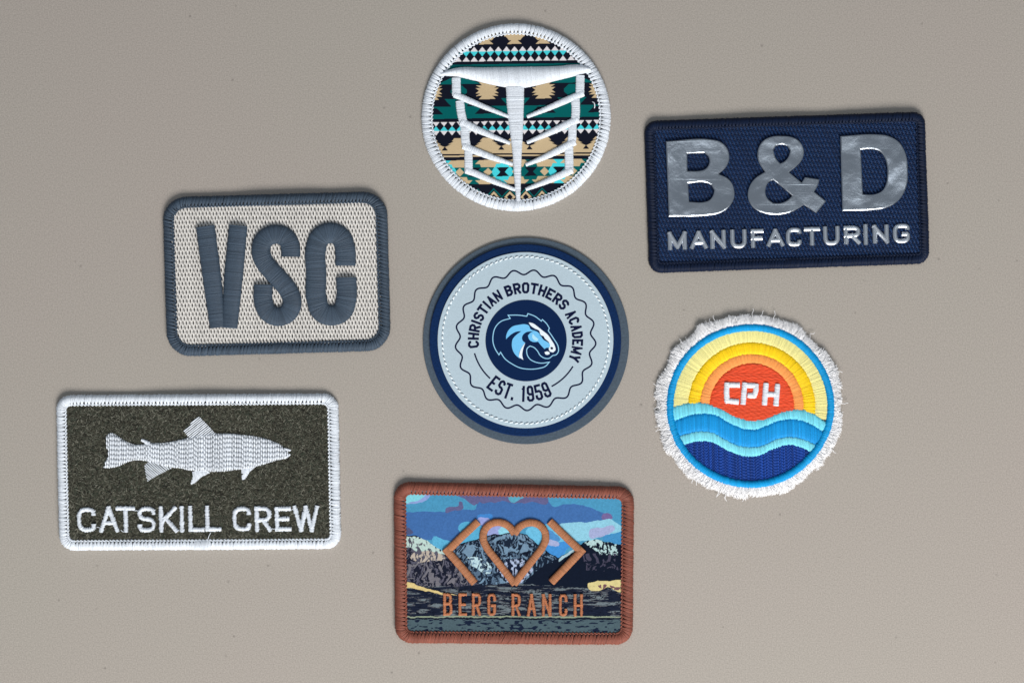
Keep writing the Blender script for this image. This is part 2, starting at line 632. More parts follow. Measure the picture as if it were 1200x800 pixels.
# ------------------------------------------------------------------ stroke letters (x 0..1, y 0..1 upwards; a third value 1 marks a rounded corner)
G = {
    'A': [[(0, 0), (.5, 1)], [(.5, 1), (1, 0)], [(.2, .33), (.8, .33)]],
    'B': [[(0, 0), (0, 1)], [(0, 1), (.92, 1, 1), (.92, .53, 1), (0, .53)], [(0, .53), (1, .53, 1), (1, 0, 1), (0, 0)]],
    'C': [[(1, .74), (1, 1, 1), (0, 1, 1), (0, 0, 1), (1, 0, 1), (1, .26)]],
    'D': [[(0, 0), (0, 1)], [(0, 1), (1, 1, 1), (1, 0, 1), (0, 0)]],
    'E': [[(1, 1), (0, 1), (0, 0), (1, 0)], [(0, .5), (.85, .5)]],
    'F': [[(1, 1), (0, 1), (0, 0)], [(0, .5), (.88, .5)]],
    'G': [[(1, .74), (1, 1, 1), (0, 1, 1), (0, 0, 1), (1, 0, 1), (1, .45), (.55, .45)]],
    'H': [[(0, 0), (0, 1)], [(1, 0), (1, 1)], [(0, .5), (1, .5)]],
    'I': [[(.5, 0), (.5, 1)]],
    'K': [[(0, 0), (0, 1)], [(.95, 1), (.12, .42)], [(.3, .55), (1, 0)]],
    'L': [[(0, 1), (0, 0), (1, 0)]],
    'M': [[(0, 0), (0, 1)], [(0, 1), (.5, .08)], [(.5, .08), (1, 1)], [(1, 1), (1, 0)]],
    'N': [[(0, 0), (0, 1)], [(0, 1), (1, 0)], [(1, 0), (1, 1)]],
    'O': [[(.5, 1), (1, 1, 1), (1, 0, 1), (.5, 0)], [(.5, 0), (0, 0, 1), (0, 1, 1), (.5, 1)]],
    'R': [[(0, 0), (0, 1)], [(0, 1), (1, 1, 1), (1, .46, 1), (0, .46)], [(.5, .46), (1, 0)]],
    'S': [[(1, .76), (1, 1, 1), (0, 1, 1), (0, .52, 1), (1, .52, 1), (1, 0, 1), (0, 0, 1), (0, .24)]],
    'T': [[(0, 1), (1, 1)], [(.5, 1), (.5, 0)]],
    'U': [[(0, 1), (0, 0, 1), (1, 0, 1), (1, 1)]],
    'W': [[(0, 1), (.26, 0)], [(.26, 0), (.5, 1)], [(.5, 1), (.74, 0)], [(.74, 0), (1, 1)]],
    'Y': [[(0, 1), (.5, .45)], [(1, 1), (.5, .45), (.5, 0)]],
    '1': [[(.62, 1), (.62, 0)], [(.1, .80), (.62, .90)]],
    '5': [[(1, 1), (0, 1), (0, .58), (1, .58, 1), (1, 0, 1), (0, 0, 1), (0, .24)]],
    '9': [[(1, .45), (0, .45, 1), (0, 1, 1), (.5, 1)], [(.5, 1), (1, 1, 1), (1, 0, 1), (0, 0, 1), (0, .24)]],
    '.': [[(.5, 0), (.5, .06)]],
}


def stroke(pts, fx, rad, arc):
    """one letter stroke mapped by fx(x, y) -> layout point; rounded corners become arcs or chamfers of size rad"""
    P = [np.array(fx(p[0], p[1]), float) for p in pts]
    out = []
    for i, p in enumerate(pts):
        if len(p) == 3 and 0 < i < len(pts) - 1:
            a, b, c = P[i - 1], P[i], P[i + 1]
            la, lc = np.linalg.norm(a - b), np.linalg.norm(c - b)
            r1, r2 = min(rad, la * 0.5), min(rad, lc * 0.5)
            p0, p2 = b + (a - b) / la * r1, b + (c - b) / lc * r2
            if arc:
                for t in np.linspace(0, 1, 7):
                    out.append((1 - t)**2 * p0 + 2 * (1 - t) * t * b + t * t * p2)
            else:
                out += [p0, p2]
        else:
            out.append(P[i])
    res = [out[0]]
    for p in out[1:]:
        if np.linalg.norm(p - res[-1]) > 0.05:
            res.append(p)
    return np.array(res)


def box_fx(x0, x1, yt, yb, lean=0.0, tilt=0.0):
    return lambda u, v: (x0 + (x1 - x0) * u - lean * v * (yb - yt), yb - v * (yb - yt) + tilt * (x1 - x0) * u)


def split_sharp(p, deg=50):
    out, cur = [], [p[0]]
    for i in range(1, len(p) - 1):
        cur.append(p[i])
        d1, d2 = p[i] - p[i - 1], p[i + 1] - p[i]
        t = abs(math.degrees(math.atan2(d1[0] * d2[1] - d1[1] * d2[0], float(d1 @ d2))))
        if t > deg:
            out.append(np.array(cur))
            cur = [p[i]]
    cur.append(p[-1])
    out.append(np.array(cur))
    return out


# ================================================================== 1. aztec print patch
WHITE = (0.74, 0.79, 0.85)
p = patch('round_patch', 604.8, 137.2, 6, 'round white-edged patch, teal and tan southwestern print, raised white winged emblem')
BLACK, TEAL, TAN, PALE, CYAN = lin(16, 20, 34), lin(0, 92, 92), lin(196, 174, 138), lin(222, 218, 220), lin(70, 205, 215)


def aztec(X, Y):
    x = X
    y = Y - (X - 603) * -0.014
    tan_, teal_, cy_, wh_ = (np.zeros(x.shape, bool) for _ in range(4))

    def near(c, per):
        return np.abs((x - c + per / 2) % per - per / 2)
    # top band of half stars
    d = near(603, 33.2)
    for (a, b, h0, h1) in ((30, 43, 12, 12), (43, 47.5, 10.5, 6.5), (47.5, 52, 3.5, 8.5)):
        tan_ |= (y >= a) & (y < b) & (d < h0 + (h1 - h0) * (y - a) / (b - a))
    # upper diamond row
    d = near(603, 9.43)
    t = (np.abs(y - 60.4) / 5.6 + d / 4.5) < 1
    wh_ |= t & (y < 60.2)
    cy_ |= t & (y >= 60.2)
    wh_ |= (y > 66.2) & (y < 71.8) & (d < (y - 66.2) * 0.78)
    teal_ |= (y > 75.2) & (y < 82)
    # tan stars
    d = near(571, 66.0)
    yy = np.abs(y - 106)
    st = ((yy < 3.2) & (d < 9.5 + yy * 1.3)) | ((yy >= 3.2) & (yy < 6.2) & (d < 8 + (yy - 3.2) * 1.7)) | ((yy >= 6.2) & (yy < 10) & (d < 6 + (yy - 6.2) * 1.0))
    tan_ |= st
    e = near(604, 66.0)
    teal_ |= (y > 90) & (y < 98) & (e < 8 + (y - 90) * 2.2)
    teal_ |= (np.abs(y - 106.5) < 7) & (e < 9.5 - np.maximum(0, np.abs(y - 106.5) - 1.5) * 1.1)
    tl = (y > 115) & (y < 138.2)
    blk = ((y < 124) & (d < 16 + (y - 115) * 0.9)) | ((y >= 125.5) & (y < 133) & (d < 7 + (y - 125.5) * 1.0))
    teal_ |= tl & ~blk
    # lower diamond row, upside down
    d = near(605.2, 9.4)
    wh_ |= (y > 142) & (y < 147) & (d < (147 - y) * 0.8)
    t = (np.abs(y - 152.2) / 5.4 + d / 4.5) < 1
    cy_ |= t & (y < 152.4)
    wh_ |= t & (y >= 152.4)
    # stepped tan stars on black
    d = near(571, 33.0)
    f = 16.5 - d
    tan_ |= (y >= 161) & (y < 164.5) & (d < 5 + (y - 161))
    tan_ |= (y >= 164.5) & (y < 168) & (d < 5.5 + (y - 164.5) * 1.9)
    tan_ |= (y >= 168) & (y < 171) & (d < 9 + (y - 168) * 2.2)
    tan_ |= (y >= 171) & (y < 179.5) & ~((y < 175.5) & (f < (y - 170.5) * 0.75))
    tan_ |= (y > 181.2) & (y < 183)
    # teal band with tan figures and bow ties
    band = (y > 187) & (y < 215)
    d = near(572, 33.0)
    ym = np.abs(y - 201)
    tn = ((ym > 9.5) & (ym < 14.2) & (d < 15 - (ym - 9.5) * 1.1)) | ((ym > 5.6) & (ym <= 9.5) & (d < 11 - (ym - 5.6) * -0.4 - 3)) | ((ym / 5 + d / 5.2) < 1)
    cyc = np.abs((x - 589 + 33) % 66 - 33)
    isc = cyc < 16.5
    cyan_star = isc & (((ym < 5.5) & (cyc < 13 - ym * 0.6)) | ((ym >= 5.5) & (ym < 10) & (cyc < 16 - (ym - 5.5) * 1.6)) | ((ym >= 10) & (cyc < 7 + (14 - ym) * -0.2)))
    teal_ |= band
    cy_ |= band & cyan_star
    tan_ |= band & tn
    bow = band & (ym < 5.2) & (np.minimum(cyc, 33 - cyc) < 2.6 + ym * 0.95)
    # bottom small diamonds
    d = near(597.5, 18.8)
    dd = np.abs(y - 230.5) / 1.05 + d
    tan_ |= (y > 222) & (dd < 6.6) & (dd > 3.6)
    teal_ |= (y > 220) & (y < 243) & (dd > 8.2) & (dd < 10.2) & (y < 231)
    C = np.zeros(x.shape + (3,))
    C[:] = BLACK
    kill = bow
    for m, c in ((teal_, TEAL), (cy_, CYAN), (tan_, TAN), (wh_, PALE)):
        C[m] = c
    C[kill] = BLACK
    return C


nzA = Noise(3)
face = circle(604.8, 137.2, 100)
sheet('printed_cloth', face, 4.6, 0.45, aztec, M_PRINT, p, lambda X, Y: 0.25 * nzA.fbm(X / 14, Y / 14) + 0.10 * np.sin(X * 4.2) * np.sin(Y * 4.2))
slab('backing', circle(604.8, 137.2, 104), 0.2, 2.6, lin(190, 190, 190), M_MATTE, p)
border('border', circle(604.8, 137.2, 110.3, 109.3), 12.0, 6.9, 4.6, WHITE, 4.85, p, M_THREAD, g=5, slant=0.10, conv=0.8, cr=0.75, join=(605, 246), tight=0.04, rib=0.02)
emb = MB()
te = smooth([(517, 86.5), (530, 81.5), (570, 79.8), (605, 79.2), (650, 78.4), (684, 77.6), (691, 80)], sub=10)
be = smooth([(517, 88.5), (535, 89.8), (555, 94.5), (575, 99.5), (596, 103), (612, 103), (628, 99.8), (650, 94.5), (672, 89.2), (691, 84)], sub=10)
n = 230
A, B = resample(te, n=n), resample(be, n=n)
B = B + np.array([2.5, 0]) * np.sin(np.linspace(0, math.pi, n))[:, None]
rails(emb, A, B, 5.0, 4.2, 0.8, WHITE, m=12, puff=0.85)
em = emb.build('emblem_wing', M_THREAD, p)
sp = MB()
satin(sp, [(603.5, 103), (603.8, 120), (604.5, 140), (605.5, 160), (606, 180), (606.3, 200), (606.8, 220), (607.4, 236)],
      [20.5, 19.5, 17, 13.5, 10, 8, 6, 4], 5.0, 1.7, 0.75, WHITE, pitch=0.95, puff=0.3)
sp.build('emblem_spine', M_THREAD, p)
for side in ('l', 'r'):
    if side == 'l':
        segs = [([(534.8, 92), (535.2, 112)], 9.6), ([(539, 119), (540.5, 132), (544.3, 148)], 9.2), ([(544.8, 150), (545.5, 163), (547, 173)], 9.4), ([(549.2, 176), (549.4, 201)], 8.8)]
        dia = [([(533, 111), (545, 116), (570, 126.5), (595.5, 136.8)], [6, 6, 4.5, 2.6]), ([(541, 143), (555, 150), (575, 159), (597.5, 168)], [8, 7, 5, 2.6]),
               ([(543.5, 171), (556, 176.5), (578, 185), (600.5, 192.3)], [7, 7, 5.5, 2.8]), ([(546.5, 199.5), (557, 203), (580, 213), (603.5, 222)], [6.5, 6.5, 5, 2.8])]
    else:
        segs = [([(679.8, 89), (679.2, 112)], 9.4), ([(674.2, 117), (674.6, 130), (673.6, 143)], 9.2), ([(670.6, 146), (670.6, 158), (669.5, 168)], 9.2), ([(666.6, 173), (666.8, 200)], 9.4)]
        dia = [([(683, 109.5), (665, 117), (640, 128), (618, 137)], [6.5, 6.5, 5, 2.6]), ([(677, 140), (660, 148), (640, 157.5), (618, 167)], [7.5, 7, 5, 2.6]),
               ([(673, 166), (655, 176), (636, 185), (616.5, 193)], [7.5, 7, 5, 2.8]), ([(670, 199), (655, 206), (636, 214), (616.5, 221.5)], [7, 7, 5, 2.8])]
    for (a, wa), (b, wb) in zip(segs, dia):
        r = MB()
        satin(r, a, wa, 4.9, 1.3, 0.75, WHITE, puff=0.3, pitch=0.95)
        satin(r, b, np.array(wb) + 0.8, 5.1, 1.9, 0.7, WHITE, pitch=0.9, puff=0.55)
        r.build('emblem_rib', M_THREAD, p)
lt = MB()   # a loose thread end near the right rim
lt.tubes(smooth([(694, 119.5, 5.5), (695.8, 121, 7), (696.6, 124, 6.8), (696.3, 127, 5.2)]), 0.55, WHITE, perpoint=True)
lt.build('loose_thread', M_COTTON, p)

# ================================================================== 2. navy twill patch with silver letters
NAVY = lin(4, 22, 50)
p = patch('rectangular_patch', 922.5, 225.5, 6, 'dark navy twill rectangular patch with large and small mirror-silver letters')
rim = rrect([(756, 142), (1083.5, 131.3), (1089, 308), (762, 319.3)], 14)
cl = MB()
poly = inward(rim, 8)
fill(cl, poly, 64, 3.75, 1.25, lin(12, 42, 80), 4.9, stitch=6.5, phase=0.30, dip=0.8, ja=0.16, wob=0.12, ds=1.1, edge=0.5, pinch=0.35)
fill(cl, poly, -12, 2.1, 1.0, lin(4, 26, 62), 4.2, stitch=5, phase=0.30, dip=0.3, ja=0.16, wob=0.12, ds=1.2, edge=0.5)
cl.build('twill', M_THREAD, p)
slab('backing', inward(rim, 5), 0.2, 3.0, lin(10, 32, 72), M_MATTE, p)
border('border', rim, 10.5, 7.4, 5.4, NAVY, 3.9, p, M_THREAD, g=4, slant=0.15, conv=0.6, ja=0.14, join=(930, 313), tight=0.05, rib=0.02)

M_METAL = bpy.data.materials.new('silver_film')
M_METAL.use_nodes = True
nt = M_METAL.node_tree
b = nt.nodes['Principled BSDF']
b.inputs['Metallic'].default_value = 1
b.inputs['Roughness'].default_value = 0.24
b.inputs['Base Color'].default_value = (0.42, 0.46, 0.51, 1)
tc = nt.nodes.new('ShaderNodeTexCoord')
last = None
for s, dist in ((55, 0.0012), (240, 0.00010), (1500, 0.00002)):
    nz = nt.nodes.new('ShaderNodeTexNoise')
    nz.inputs['Scale'].default_value = s
    nz.inputs['Detail'].default_value = 2
    nz.inputs['Distortion'].default_value = 0.4
    nt.links.new(tc.outputs['Object'], nz.inputs['Vector'])
    bp = nt.nodes.new('ShaderNodeBump')
    bp.inputs['Distance'].default_value = dist
    nt.links.new(nz.outputs['Fac'], bp.inputs['Height'])
    if last:
        nt.links.new(last.outputs[0], bp.inputs['Normal'])
    last = bp
nt.links.new(last.outputs[0], b.inputs['Normal'])

SH = 35
M_METAL_LIT = M_METAL.copy()  # same silver film, its brighter reflections put into a lighter base colour
M_METAL_LIT.name = 'silver_film_lightened'
fb_ = M_METAL_LIT.node_tree.nodes['Principled BSDF']
fb_.inputs['Roughness'].default_value = 0.36
fb_.inputs['Base Color'].default_value = (0.62, 0.66, 0.71, 1)
Bo = [(780.2, 166), (834.6, 164.2), (842, 165.8), (849.8, 171.3), (853.9, 178.9), (854.6, 187.1), (851.2, 196.1), (842.5, 204.7), (851.2, 208.5), (857.3, 214.6),
      (860.5, 224.3), (860.5, 231.2), (856.7, 240), (849.8, 247), (840, 251.5), (829, 253.2), (783.5, 254.5)]
Bh = [[(805.8, 181), (825, 180.3), (829.4, 183.7), (830.9, 189.2), (829.1, 195.4), (824.3, 199.5), (820, 200.5), (806, 200.7)],
      [(806.7, 215.8), (827, 215), (833, 217.5), (836.5, 223.5), (835, 229.5), (830.5, 235), (825, 236.8), (808, 236.6)]]
Ao = [(915.4, 159.9), (925, 160.7), (933.3, 163.8), (938.8, 169.3), (941.5, 176.1), (941.5, 182.3), (938.8, 189.2), (934, 194.7), (924.7, 202.5), (938.8, 214),
      (942.6, 207.8), (960.1, 210.5), (958, 218.1), (953.9, 225), (967.9, 236), (956, 250.4), (941.5, 240.8), (934, 245.6), (925, 249.7), (914, 252), (903, 252),
      (893.4, 250.1), (885.1, 246.3), (878.9, 240.1), (875.8, 232.5), (875.8, 225), (878.3, 217.4), (883.8, 209.8), (895.4, 202), (890.6, 195.4), (887.2, 187.8),
      (886.8, 179.6), (888.6, 172.7), (893.4, 165.8), (901.6, 161.4), (908.5, 160)]
Ah = [[(906, 176.8), (909.2, 172), (915.4, 170.6), (921.6, 172.3), (925, 177.5), (923, 184.4), (918.1, 189.9), (913.7, 192), (909.2, 186.5)],
      [(905.5, 211.9), (911.3, 216.3), (927.5, 229.8), (922.3, 234.6), (914, 238), (905.8, 238), (899.6, 233.2), (896.8, 226.3), (897.9, 218.8), (901.6, 213.5)]]
Do = [(983.5, 160.1), (1025.9, 158.1), (1036.9, 159.2), (1046.5, 162.9), (1054.1, 169.1), (1058.9, 177.3), (1061.9, 187.6), (1062.6, 200), (1062.3, 213.8),
      (1058.9, 224.8), (1053.4, 233.7), (1045.1, 240.6), (1035.5, 244.7), (1023.1, 246.5), (986, 247.9)]
Dh = [[(1008, 176.4), (1022.5, 176), (1030, 178.7), (1034.8, 184.9), (1037.6, 193.1), (1038.3, 205.5), (1036.6, 216.5), (1032.8, 223.4), (1025.9, 227.3), (1016.3, 228.2), (1010.5, 227.5)]]
for o, hs in ((Bo, Bh), (Ao, Ah), (Do, Dh)):
    lt = slab('letter', smooth(o, True, 6, SH), 5.4, 8.9, (0.8, 0.8, 0.8), M_METAL, p, bev=1.7, facet=True, holes=[smooth(h, True, 6, SH) for h in hs])
SPAN = [('M', 783, 805.6, 271.8, 292.5), ('A', 808.5, 830, 270.5, 292), ('N', 832.5, 851, 270, 291.2), ('U', 856, 875.3, 269.3, 290.6), ('F', 880, 895, 268.6, 290),
        ('A', 898, 919.5, 268, 289.3), ('C', 921, 939.5, 267, 288.4), ('T', 942, 961, 266.3, 287.5), ('U', 964.5, 984, 265.5, 287), ('R', 988.5, 1008, 265, 286),
        ('I', 1011, 1017, 264.5, 285.3), ('N', 1022, 1041, 263.8, 285), ('G', 1045.5, 1065.5, 262.7, 284.6)]
for ch, x0, x1, yt, yb in SPAN:
    mb = MB()
    fx = box_fx(x0 + 2.6, x1 - 2.6, yt + 2.3, yb - 2.3 + 0.35, lean=0.028, tilt=-0.03)
    if ch == 'I':
        fx = box_fx(x0 + 1, x1 - 1, yt, yb, lean=0.028)
    for st in G[ch]:
        for pl in split_sharp(stroke(st, fx, 6.5, True)):
            d = (pl[-1] - pl[-2]) / np.linalg.norm(pl[-1] - pl[-2])
            d0 = (pl[0] - pl[1]) / np.linalg.norm(pl[0] - pl[1])
            e = 2.3 if ch not in 'AI' else 1.6
            if ch in 'CGS':
                e = 0.4
            pl = np.vstack([pl[0] + d0 * e, pl, pl[-1] + d * e])
            pl = resample(pl, step=0.8)
            nn, _ = normals(pl, False)
            prof = [(-2.75, 0), (-2.65, 0.9), (-2.2, 1.4), (-1.2, 1.95), (-0.4, 2.2), (0.4, 2.2), (1.2, 1.95), (2.2, 1.4), (2.65, 0.9), (2.75, 0)]
            V = np.array([[[*(pl[i] + nn[i] * a), 5.6 + z] for a, z in prof] for i in range(len(pl))])
            zoff = rng.uniform(0, 0.06)
            V[:, :, 2] += zoff
            k = len(prof)
            idx = np.arange(len(pl) * k).reshape(len(pl), k)
            q = np.stack([idx[:-1, :-1], idx[1:, :-1], idx[1:, 1:], idx[:-1, 1:]], -1).reshape(-1, 4)
            mb.add(V.reshape(-1, 3), q, None, (.8, .8, .8))
            for end in (0, -1):
                ids = idx[end]
                mb.add(V[end], None, [[0, i, i + 1] for i in range(1, k - 1)], (.8, .8, .8))
    mb.build('small_letter', M_METAL_LIT, p)

# ================================================================== 3. slate blue patch with puffed letters
SLATE = lin(64, 78, 93)
p = patch('rectangular_patch', 324, 321, 7, 'pale grey woven patch with slate blue border and three puffed blue capital letters')
rim = rrect([(190, 231.5), (452, 224.3), (457, 410), (196, 417.3)], 28)
cl = MB()
ip = inward(rim, 10.2)
for k in range(-6, 150):
    yv = np.arange(225, 420, 0.8)
    ph = 2 * math.pi * yv / 10.2 + rng.normal(0, 0.12)
    sg = 1 if k % 2 else -1
    xv = 186 + k * 2.02 + (yv - 320) * 0.055 + sg * 0.62 * np.cos(ph) + rng.normal(0, 0.06)
    zv = 4.3 + 0.7 * np.cos(ph + (math.pi / 2 if sg > 0 else -math.pi / 2))
    m = inside(xv, yv, ip)
    if m.sum() < 4:
        continue
    cl.tubes(np.stack([xv[m], yv[m], zv[m]], 1), 1.02, jit(lin(216, 213, 208), 1, 0.07))
cl.build('woven_cloth', M_THREAD, p)
slab('backing', inward(rim, 5), 0.2, 2.6, lin(90, 86, 82), M_MATTE, p)
border('border', rim, 12.0, 7.8, 5.3, SLATE, 4.1, p, M_THREAD, g=5, slant=0.30, conv=0.7, ja=0.2, join=(329, 414), tight=0.06, rib=0.03)
v = MB()
satin(v, [(240.8, 266), (248, 320), (255.5, 383)], [21.5, 21.5, 18.5], 5.2, 4.4, 0.72, SLATE, puff=0.33, zj=0.07, pitch=0.72, m=10, ja=0.22)
satin(v, [(279.3, 265.3), (274.2, 320), (269, 383.3)], [21, 21.5, 18], 5.5, 4.4, 0.72, SLATE, puff=0.33, zj=0.07, pitch=0.72, m=10, ja=0.22)
v.build('letter', M_THREAD, p)
s = MB()
path = smooth([(340.5, 300.5), (340.3, 289), (334.5, 278.2), (322.5, 274.6), (311, 279.5), (305.8, 291), (308.3, 304), (317, 316), (328, 328), (338.3, 341), (342.3, 354), (337.5, 366),
               (325.5, 370.7), (314, 365.5), (308.8, 354), (308.5, 334)], sub=8)
satin(s, path, 21.5, 5.2, 4.7, 0.74, SLATE, puff=0.33, zj=0.07, pitch=0.62, m=10, ja=0.22)
s.build('letter', M_THREAD, p)
c = MB()
path = smooth([(404.3, 310.8), (403.8, 291), (399, 278), (386.8, 272.8), (374.8, 278), (370, 291), (370.3, 320), (370.8, 351), (376, 364.5), (388.3, 369.3), (400.3, 364.5), (405.2, 351), (405.2, 325.5)], sub=8)
satin(c, path, 23.2, 5.2, 4.7, 0.74, SLATE, puff=0.33, zj=0.07, pitch=0.62, m=10, ja=0.22)
c.build('letter', M_THREAD, p)

# ================================================================== 4. round felt badge with woven label
p = patch('round_badge', 616, 399, 6, 'round navy felt badge with pale blue stitched label, horse head in the middle')
cx, cy = 615.8, 398.4
slab('backing', circle(616.5, 399.4, 120.6), 0.2, 2.6, lin(68, 82, 95), M_BACK, p, bev=0.5)
slab('felt', circle(615.6, 398.4, 112.2), 2.0, 5.6, lin(14, 40, 80), M_FELT, p, bev=1.4)
ZL = 7.0
slab('label', circle(cx, cy, 102.6), 5.2, ZL, lin(176, 194, 204), M_LABEL, p, bev=0.45)
INK = lin(12, 20, 54)
# running stitches round the label
st = MB()
nst = 101
for k in range(nst):
    a = 2 * math.pi * (k + rng.uniform(-.06, .06)) / nst
    da = 0.017
    aa = np.linspace(a - da, a + da, 7)
    rr = 97.2 + rng.uniform(-.25, .25) + np.linspace(-0.55, 0.55, 7)
    P = np.stack([cx + rr * np.cos(aa), cy + rr * np.sin(aa), ZL - 0.4 + 1.0 * np.sin(np.linspace(0, math.pi, 7))**0.6], 1)
    st.tubes(P, 0.85, jit((0.80, 0.87, 0.90), 1, 0.05), perpoint=True)
    hole = circle(cx + 97.2 * math.cos(a + math.pi / nst), cy + 97.2 * math.sin(a + math.pi / nst), 0.75, n=8)
    st.add(np.column_stack([hole, np.full(8, ZL + 0.03)]), None, [[0, i, i + 1] for i in range(1, 7)], lin(90, 110, 125))
st.build('running_stitch', M_COTTON, p, kind='stuff')
wv = MB()
a = np.linspace(0, 2 * math.pi, 420, endpoint=False)
ph = math.radians(100)
th = a
r = 79.2 + 2.9 * np.cos(21 * (th - ph))
ribbon(wv, np.stack([cx + r * np.cos(th), cy - r * np.sin(th)], 1), 1.9, ZL + 0.04, INK, closed=True)
wv.build('scalloped_line', M_LABEL, p)
for a0, a1, r0, r1 in ((194.4, 227.2, 61.4, 60.8), (-28.9, -60.6, 63.2, 61.9)):
    mb = MB()
    t = np.radians(np.linspace(a0, a1, 30))
    rr = np.linspace(r0, r1, 30)
    ribbon(mb, np.stack([cx + rr * np.cos(t), cy - rr * np.sin(t)], 1), 1.8, ZL + 0.04, INK)
    mb.build('curved_line', M_LABEL, p)


def arc_word(word, a0, a1, r0, r1, gap, sw, flip=False):
    wid = [0.42 if ch == 'I' else 0.72 if ch == '1' else (0.34 if ch == '.' else (1.22 if ch == 'M' else 1.0)) for ch in word]
    tot = sum(wid) + gap * (len(word) - 1)
    k = (a1 - a0) / tot
    pos = 0
    for ch, wd in zip(word, wid):
        s0, s1 = a0 + pos * k, a0 + (pos + wd) * k
        hw = math.degrees(sw / 2 / ((r0 + r1) / 2)) * (1 if k > 0 else -1)
        if ch not in 'I':
            s0, s1 = s0 + hw, s1 - hw
        if ch == '.':
            s0, s1 = s0 - hw, s1 + hw
        rb, rt = (r0 + sw / 2, r1 - sw / 2)
        mb = MB()

        def fx(u, v):
            t = math.radians(s0 + (s1 - s0) * u)
            rad = rb + (rt - rb) * v
            return (cx + rad * math.cos(t), cy - rad * math.sin(t))
        for i, stp in enumerate(G[ch]):
            pl = stroke(stp, fx, 1.7, False)
            e = sw / 2
            if ch in 'CSGO' or (ch in 'AMN' and i == (2 if ch == 'A' else 1)) or (ch == 'M' and i == 2):
                e = 0.0
            if ch in 'BDR' and i > 0 and not (ch == 'R' and i == 2):
                e = 0.0
            if ch == 'E' and i == 1:
                e = 0.0
            ww = sw * (0.8 if ch == 'M' else 0.9 if ch in 'NA' else 1)
            if ch == '1' and i == 1:
                e = 0.3
            ribbon(mb, pl, ww, ZL + 0.05 + 0.03 * i, INK, ends=e)
        mb.build('letter', M_LABEL, p)
        pos += wd + gap


arc_word('CHRISTIAN', 188.6, 118.2, 54.4, 67.4, 0.15, 2.75)
arc_word('BROTHERS', 112.8, 38.6, 54.4, 67.4, 0.15, 2.85)
arc_word('ACADEMY', 33.2, -23.6, 54.4, 67.4, 0.15, 2.75)
arc_word('EST.', 229.8, 258.2, 69.2, 56.2, 0.15, 2.85)
arc_word('1959', 264.8, 296.4, 69.2, 56.2, 0.15, 2.85)
disc = slab('emblem_disc', circle(616.5, 399, 47.4), ZL - 0.6, ZL + 0.45, lin(10, 34, 72), M_LABEL, p, bev=0.2)
ZD = ZL + 0.47


def HP(l):
    return np.array([(568 + x / 8, 350 + y / 8) for x, y in l])


def flat(name, poly, z, col, parent, smoothit=True, sharp=55):
    q = smooth(poly, True, 4, sharp) if smoothit else poly
    return slab(name, q, z - 0.25, z, col, M_LABEL, parent, bev=0.02)


horse = MB()
ol = HP([(605, 592), (570, 630), (500, 652), (420, 658), (330, 645), (250, 605), (190, 560), (150, 500), (135, 525), (100, 470), (80, 410), (80, 340), (100, 270), (150, 215), (240, 185),
         (220, 155), (320, 155), (395, 165), (405, 140), (470, 165), (530, 210), (540, 195), (580, 235), (605, 275), (595, 300), (640, 365), (690, 460), (690, 490), (665, 525), (640, 530),
         (600, 558), (560, 555), (520, 530), (495, 490), (460, 455), (425, 442), (398, 465), (395, 510), (420, 560), (470, 590), (530, 602)])
ribbon(horse, smooth(ol, True, 5, 50), 1.05, ZD + 0.03, lin(150, 205, 232), closed=True)
horse = horse.build('horse_head', M_LABEL, p)
LB = lin(112, 190, 236)
flat('mane', HP([(200, 380), (203, 345), (222, 298), (262, 260), (320, 245), (385, 240), (412, 250), (430, 285), (475, 300), (440, 306), (400, 310), (368, 328), (350, 360), (358, 395), (380, 412),
                 (350, 450), (335, 480), (322, 510), (330, 560), (285, 520), (262, 475), (255, 420), (265, 375), (290, 345), (345, 303), (300, 308), (255, 330), (225, 355)]), ZD + 0.05, LB, horse)
flat('mane', HP([(380, 412), (352, 450), (328, 500), (320, 545), (362, 572), (352, 530), (358, 480)]), ZD + 0.10, lin(226, 236, 242), horse)
flat('cheek', HP([(405, 345), (430, 318), (480, 304), (515, 330), (530, 345), (560, 375), (590, 408), (625, 425), (610, 462), (580, 458), (560, 470), (520, 428), (500, 402), (455, 405), (420, 385)]), ZD + 0.06, LB, horse)
flat('cheek', HP([(450, 328), (475, 355), (505, 378), (490, 396), (462, 385), (445, 360)]), ZD + 0.11, lin(176, 222, 240), horse)
flat('muzzle', HP([(412, 222), (450, 230), (500, 265), (540, 297), (590, 337), (625, 388), (655, 440), (662, 480), (640, 502), (610, 492), (600, 465), (612, 440), (605, 415), (560, 370), (520, 330),
                   (510, 300), (470, 280), (425, 245)]), ZD + 0.12, lin(228, 238, 244), horse)
flat('eye', HP([(508, 338), (552, 350), (562, 370), (596, 408), (545, 378), (530, 355)]), ZD + 0.17, INK, horse, sharp=40)
flat('nostril', HP([(614, 455), (630, 450), (642, 462), (634, 476), (618, 472)]), ZD + 0.17, INK, horse)
flat('mouth', HP([(560, 500), (585, 492), (606, 500), (608, 515), (590, 524), (570, 520)]), ZD + 0.12, lin(228, 238, 244), horse)

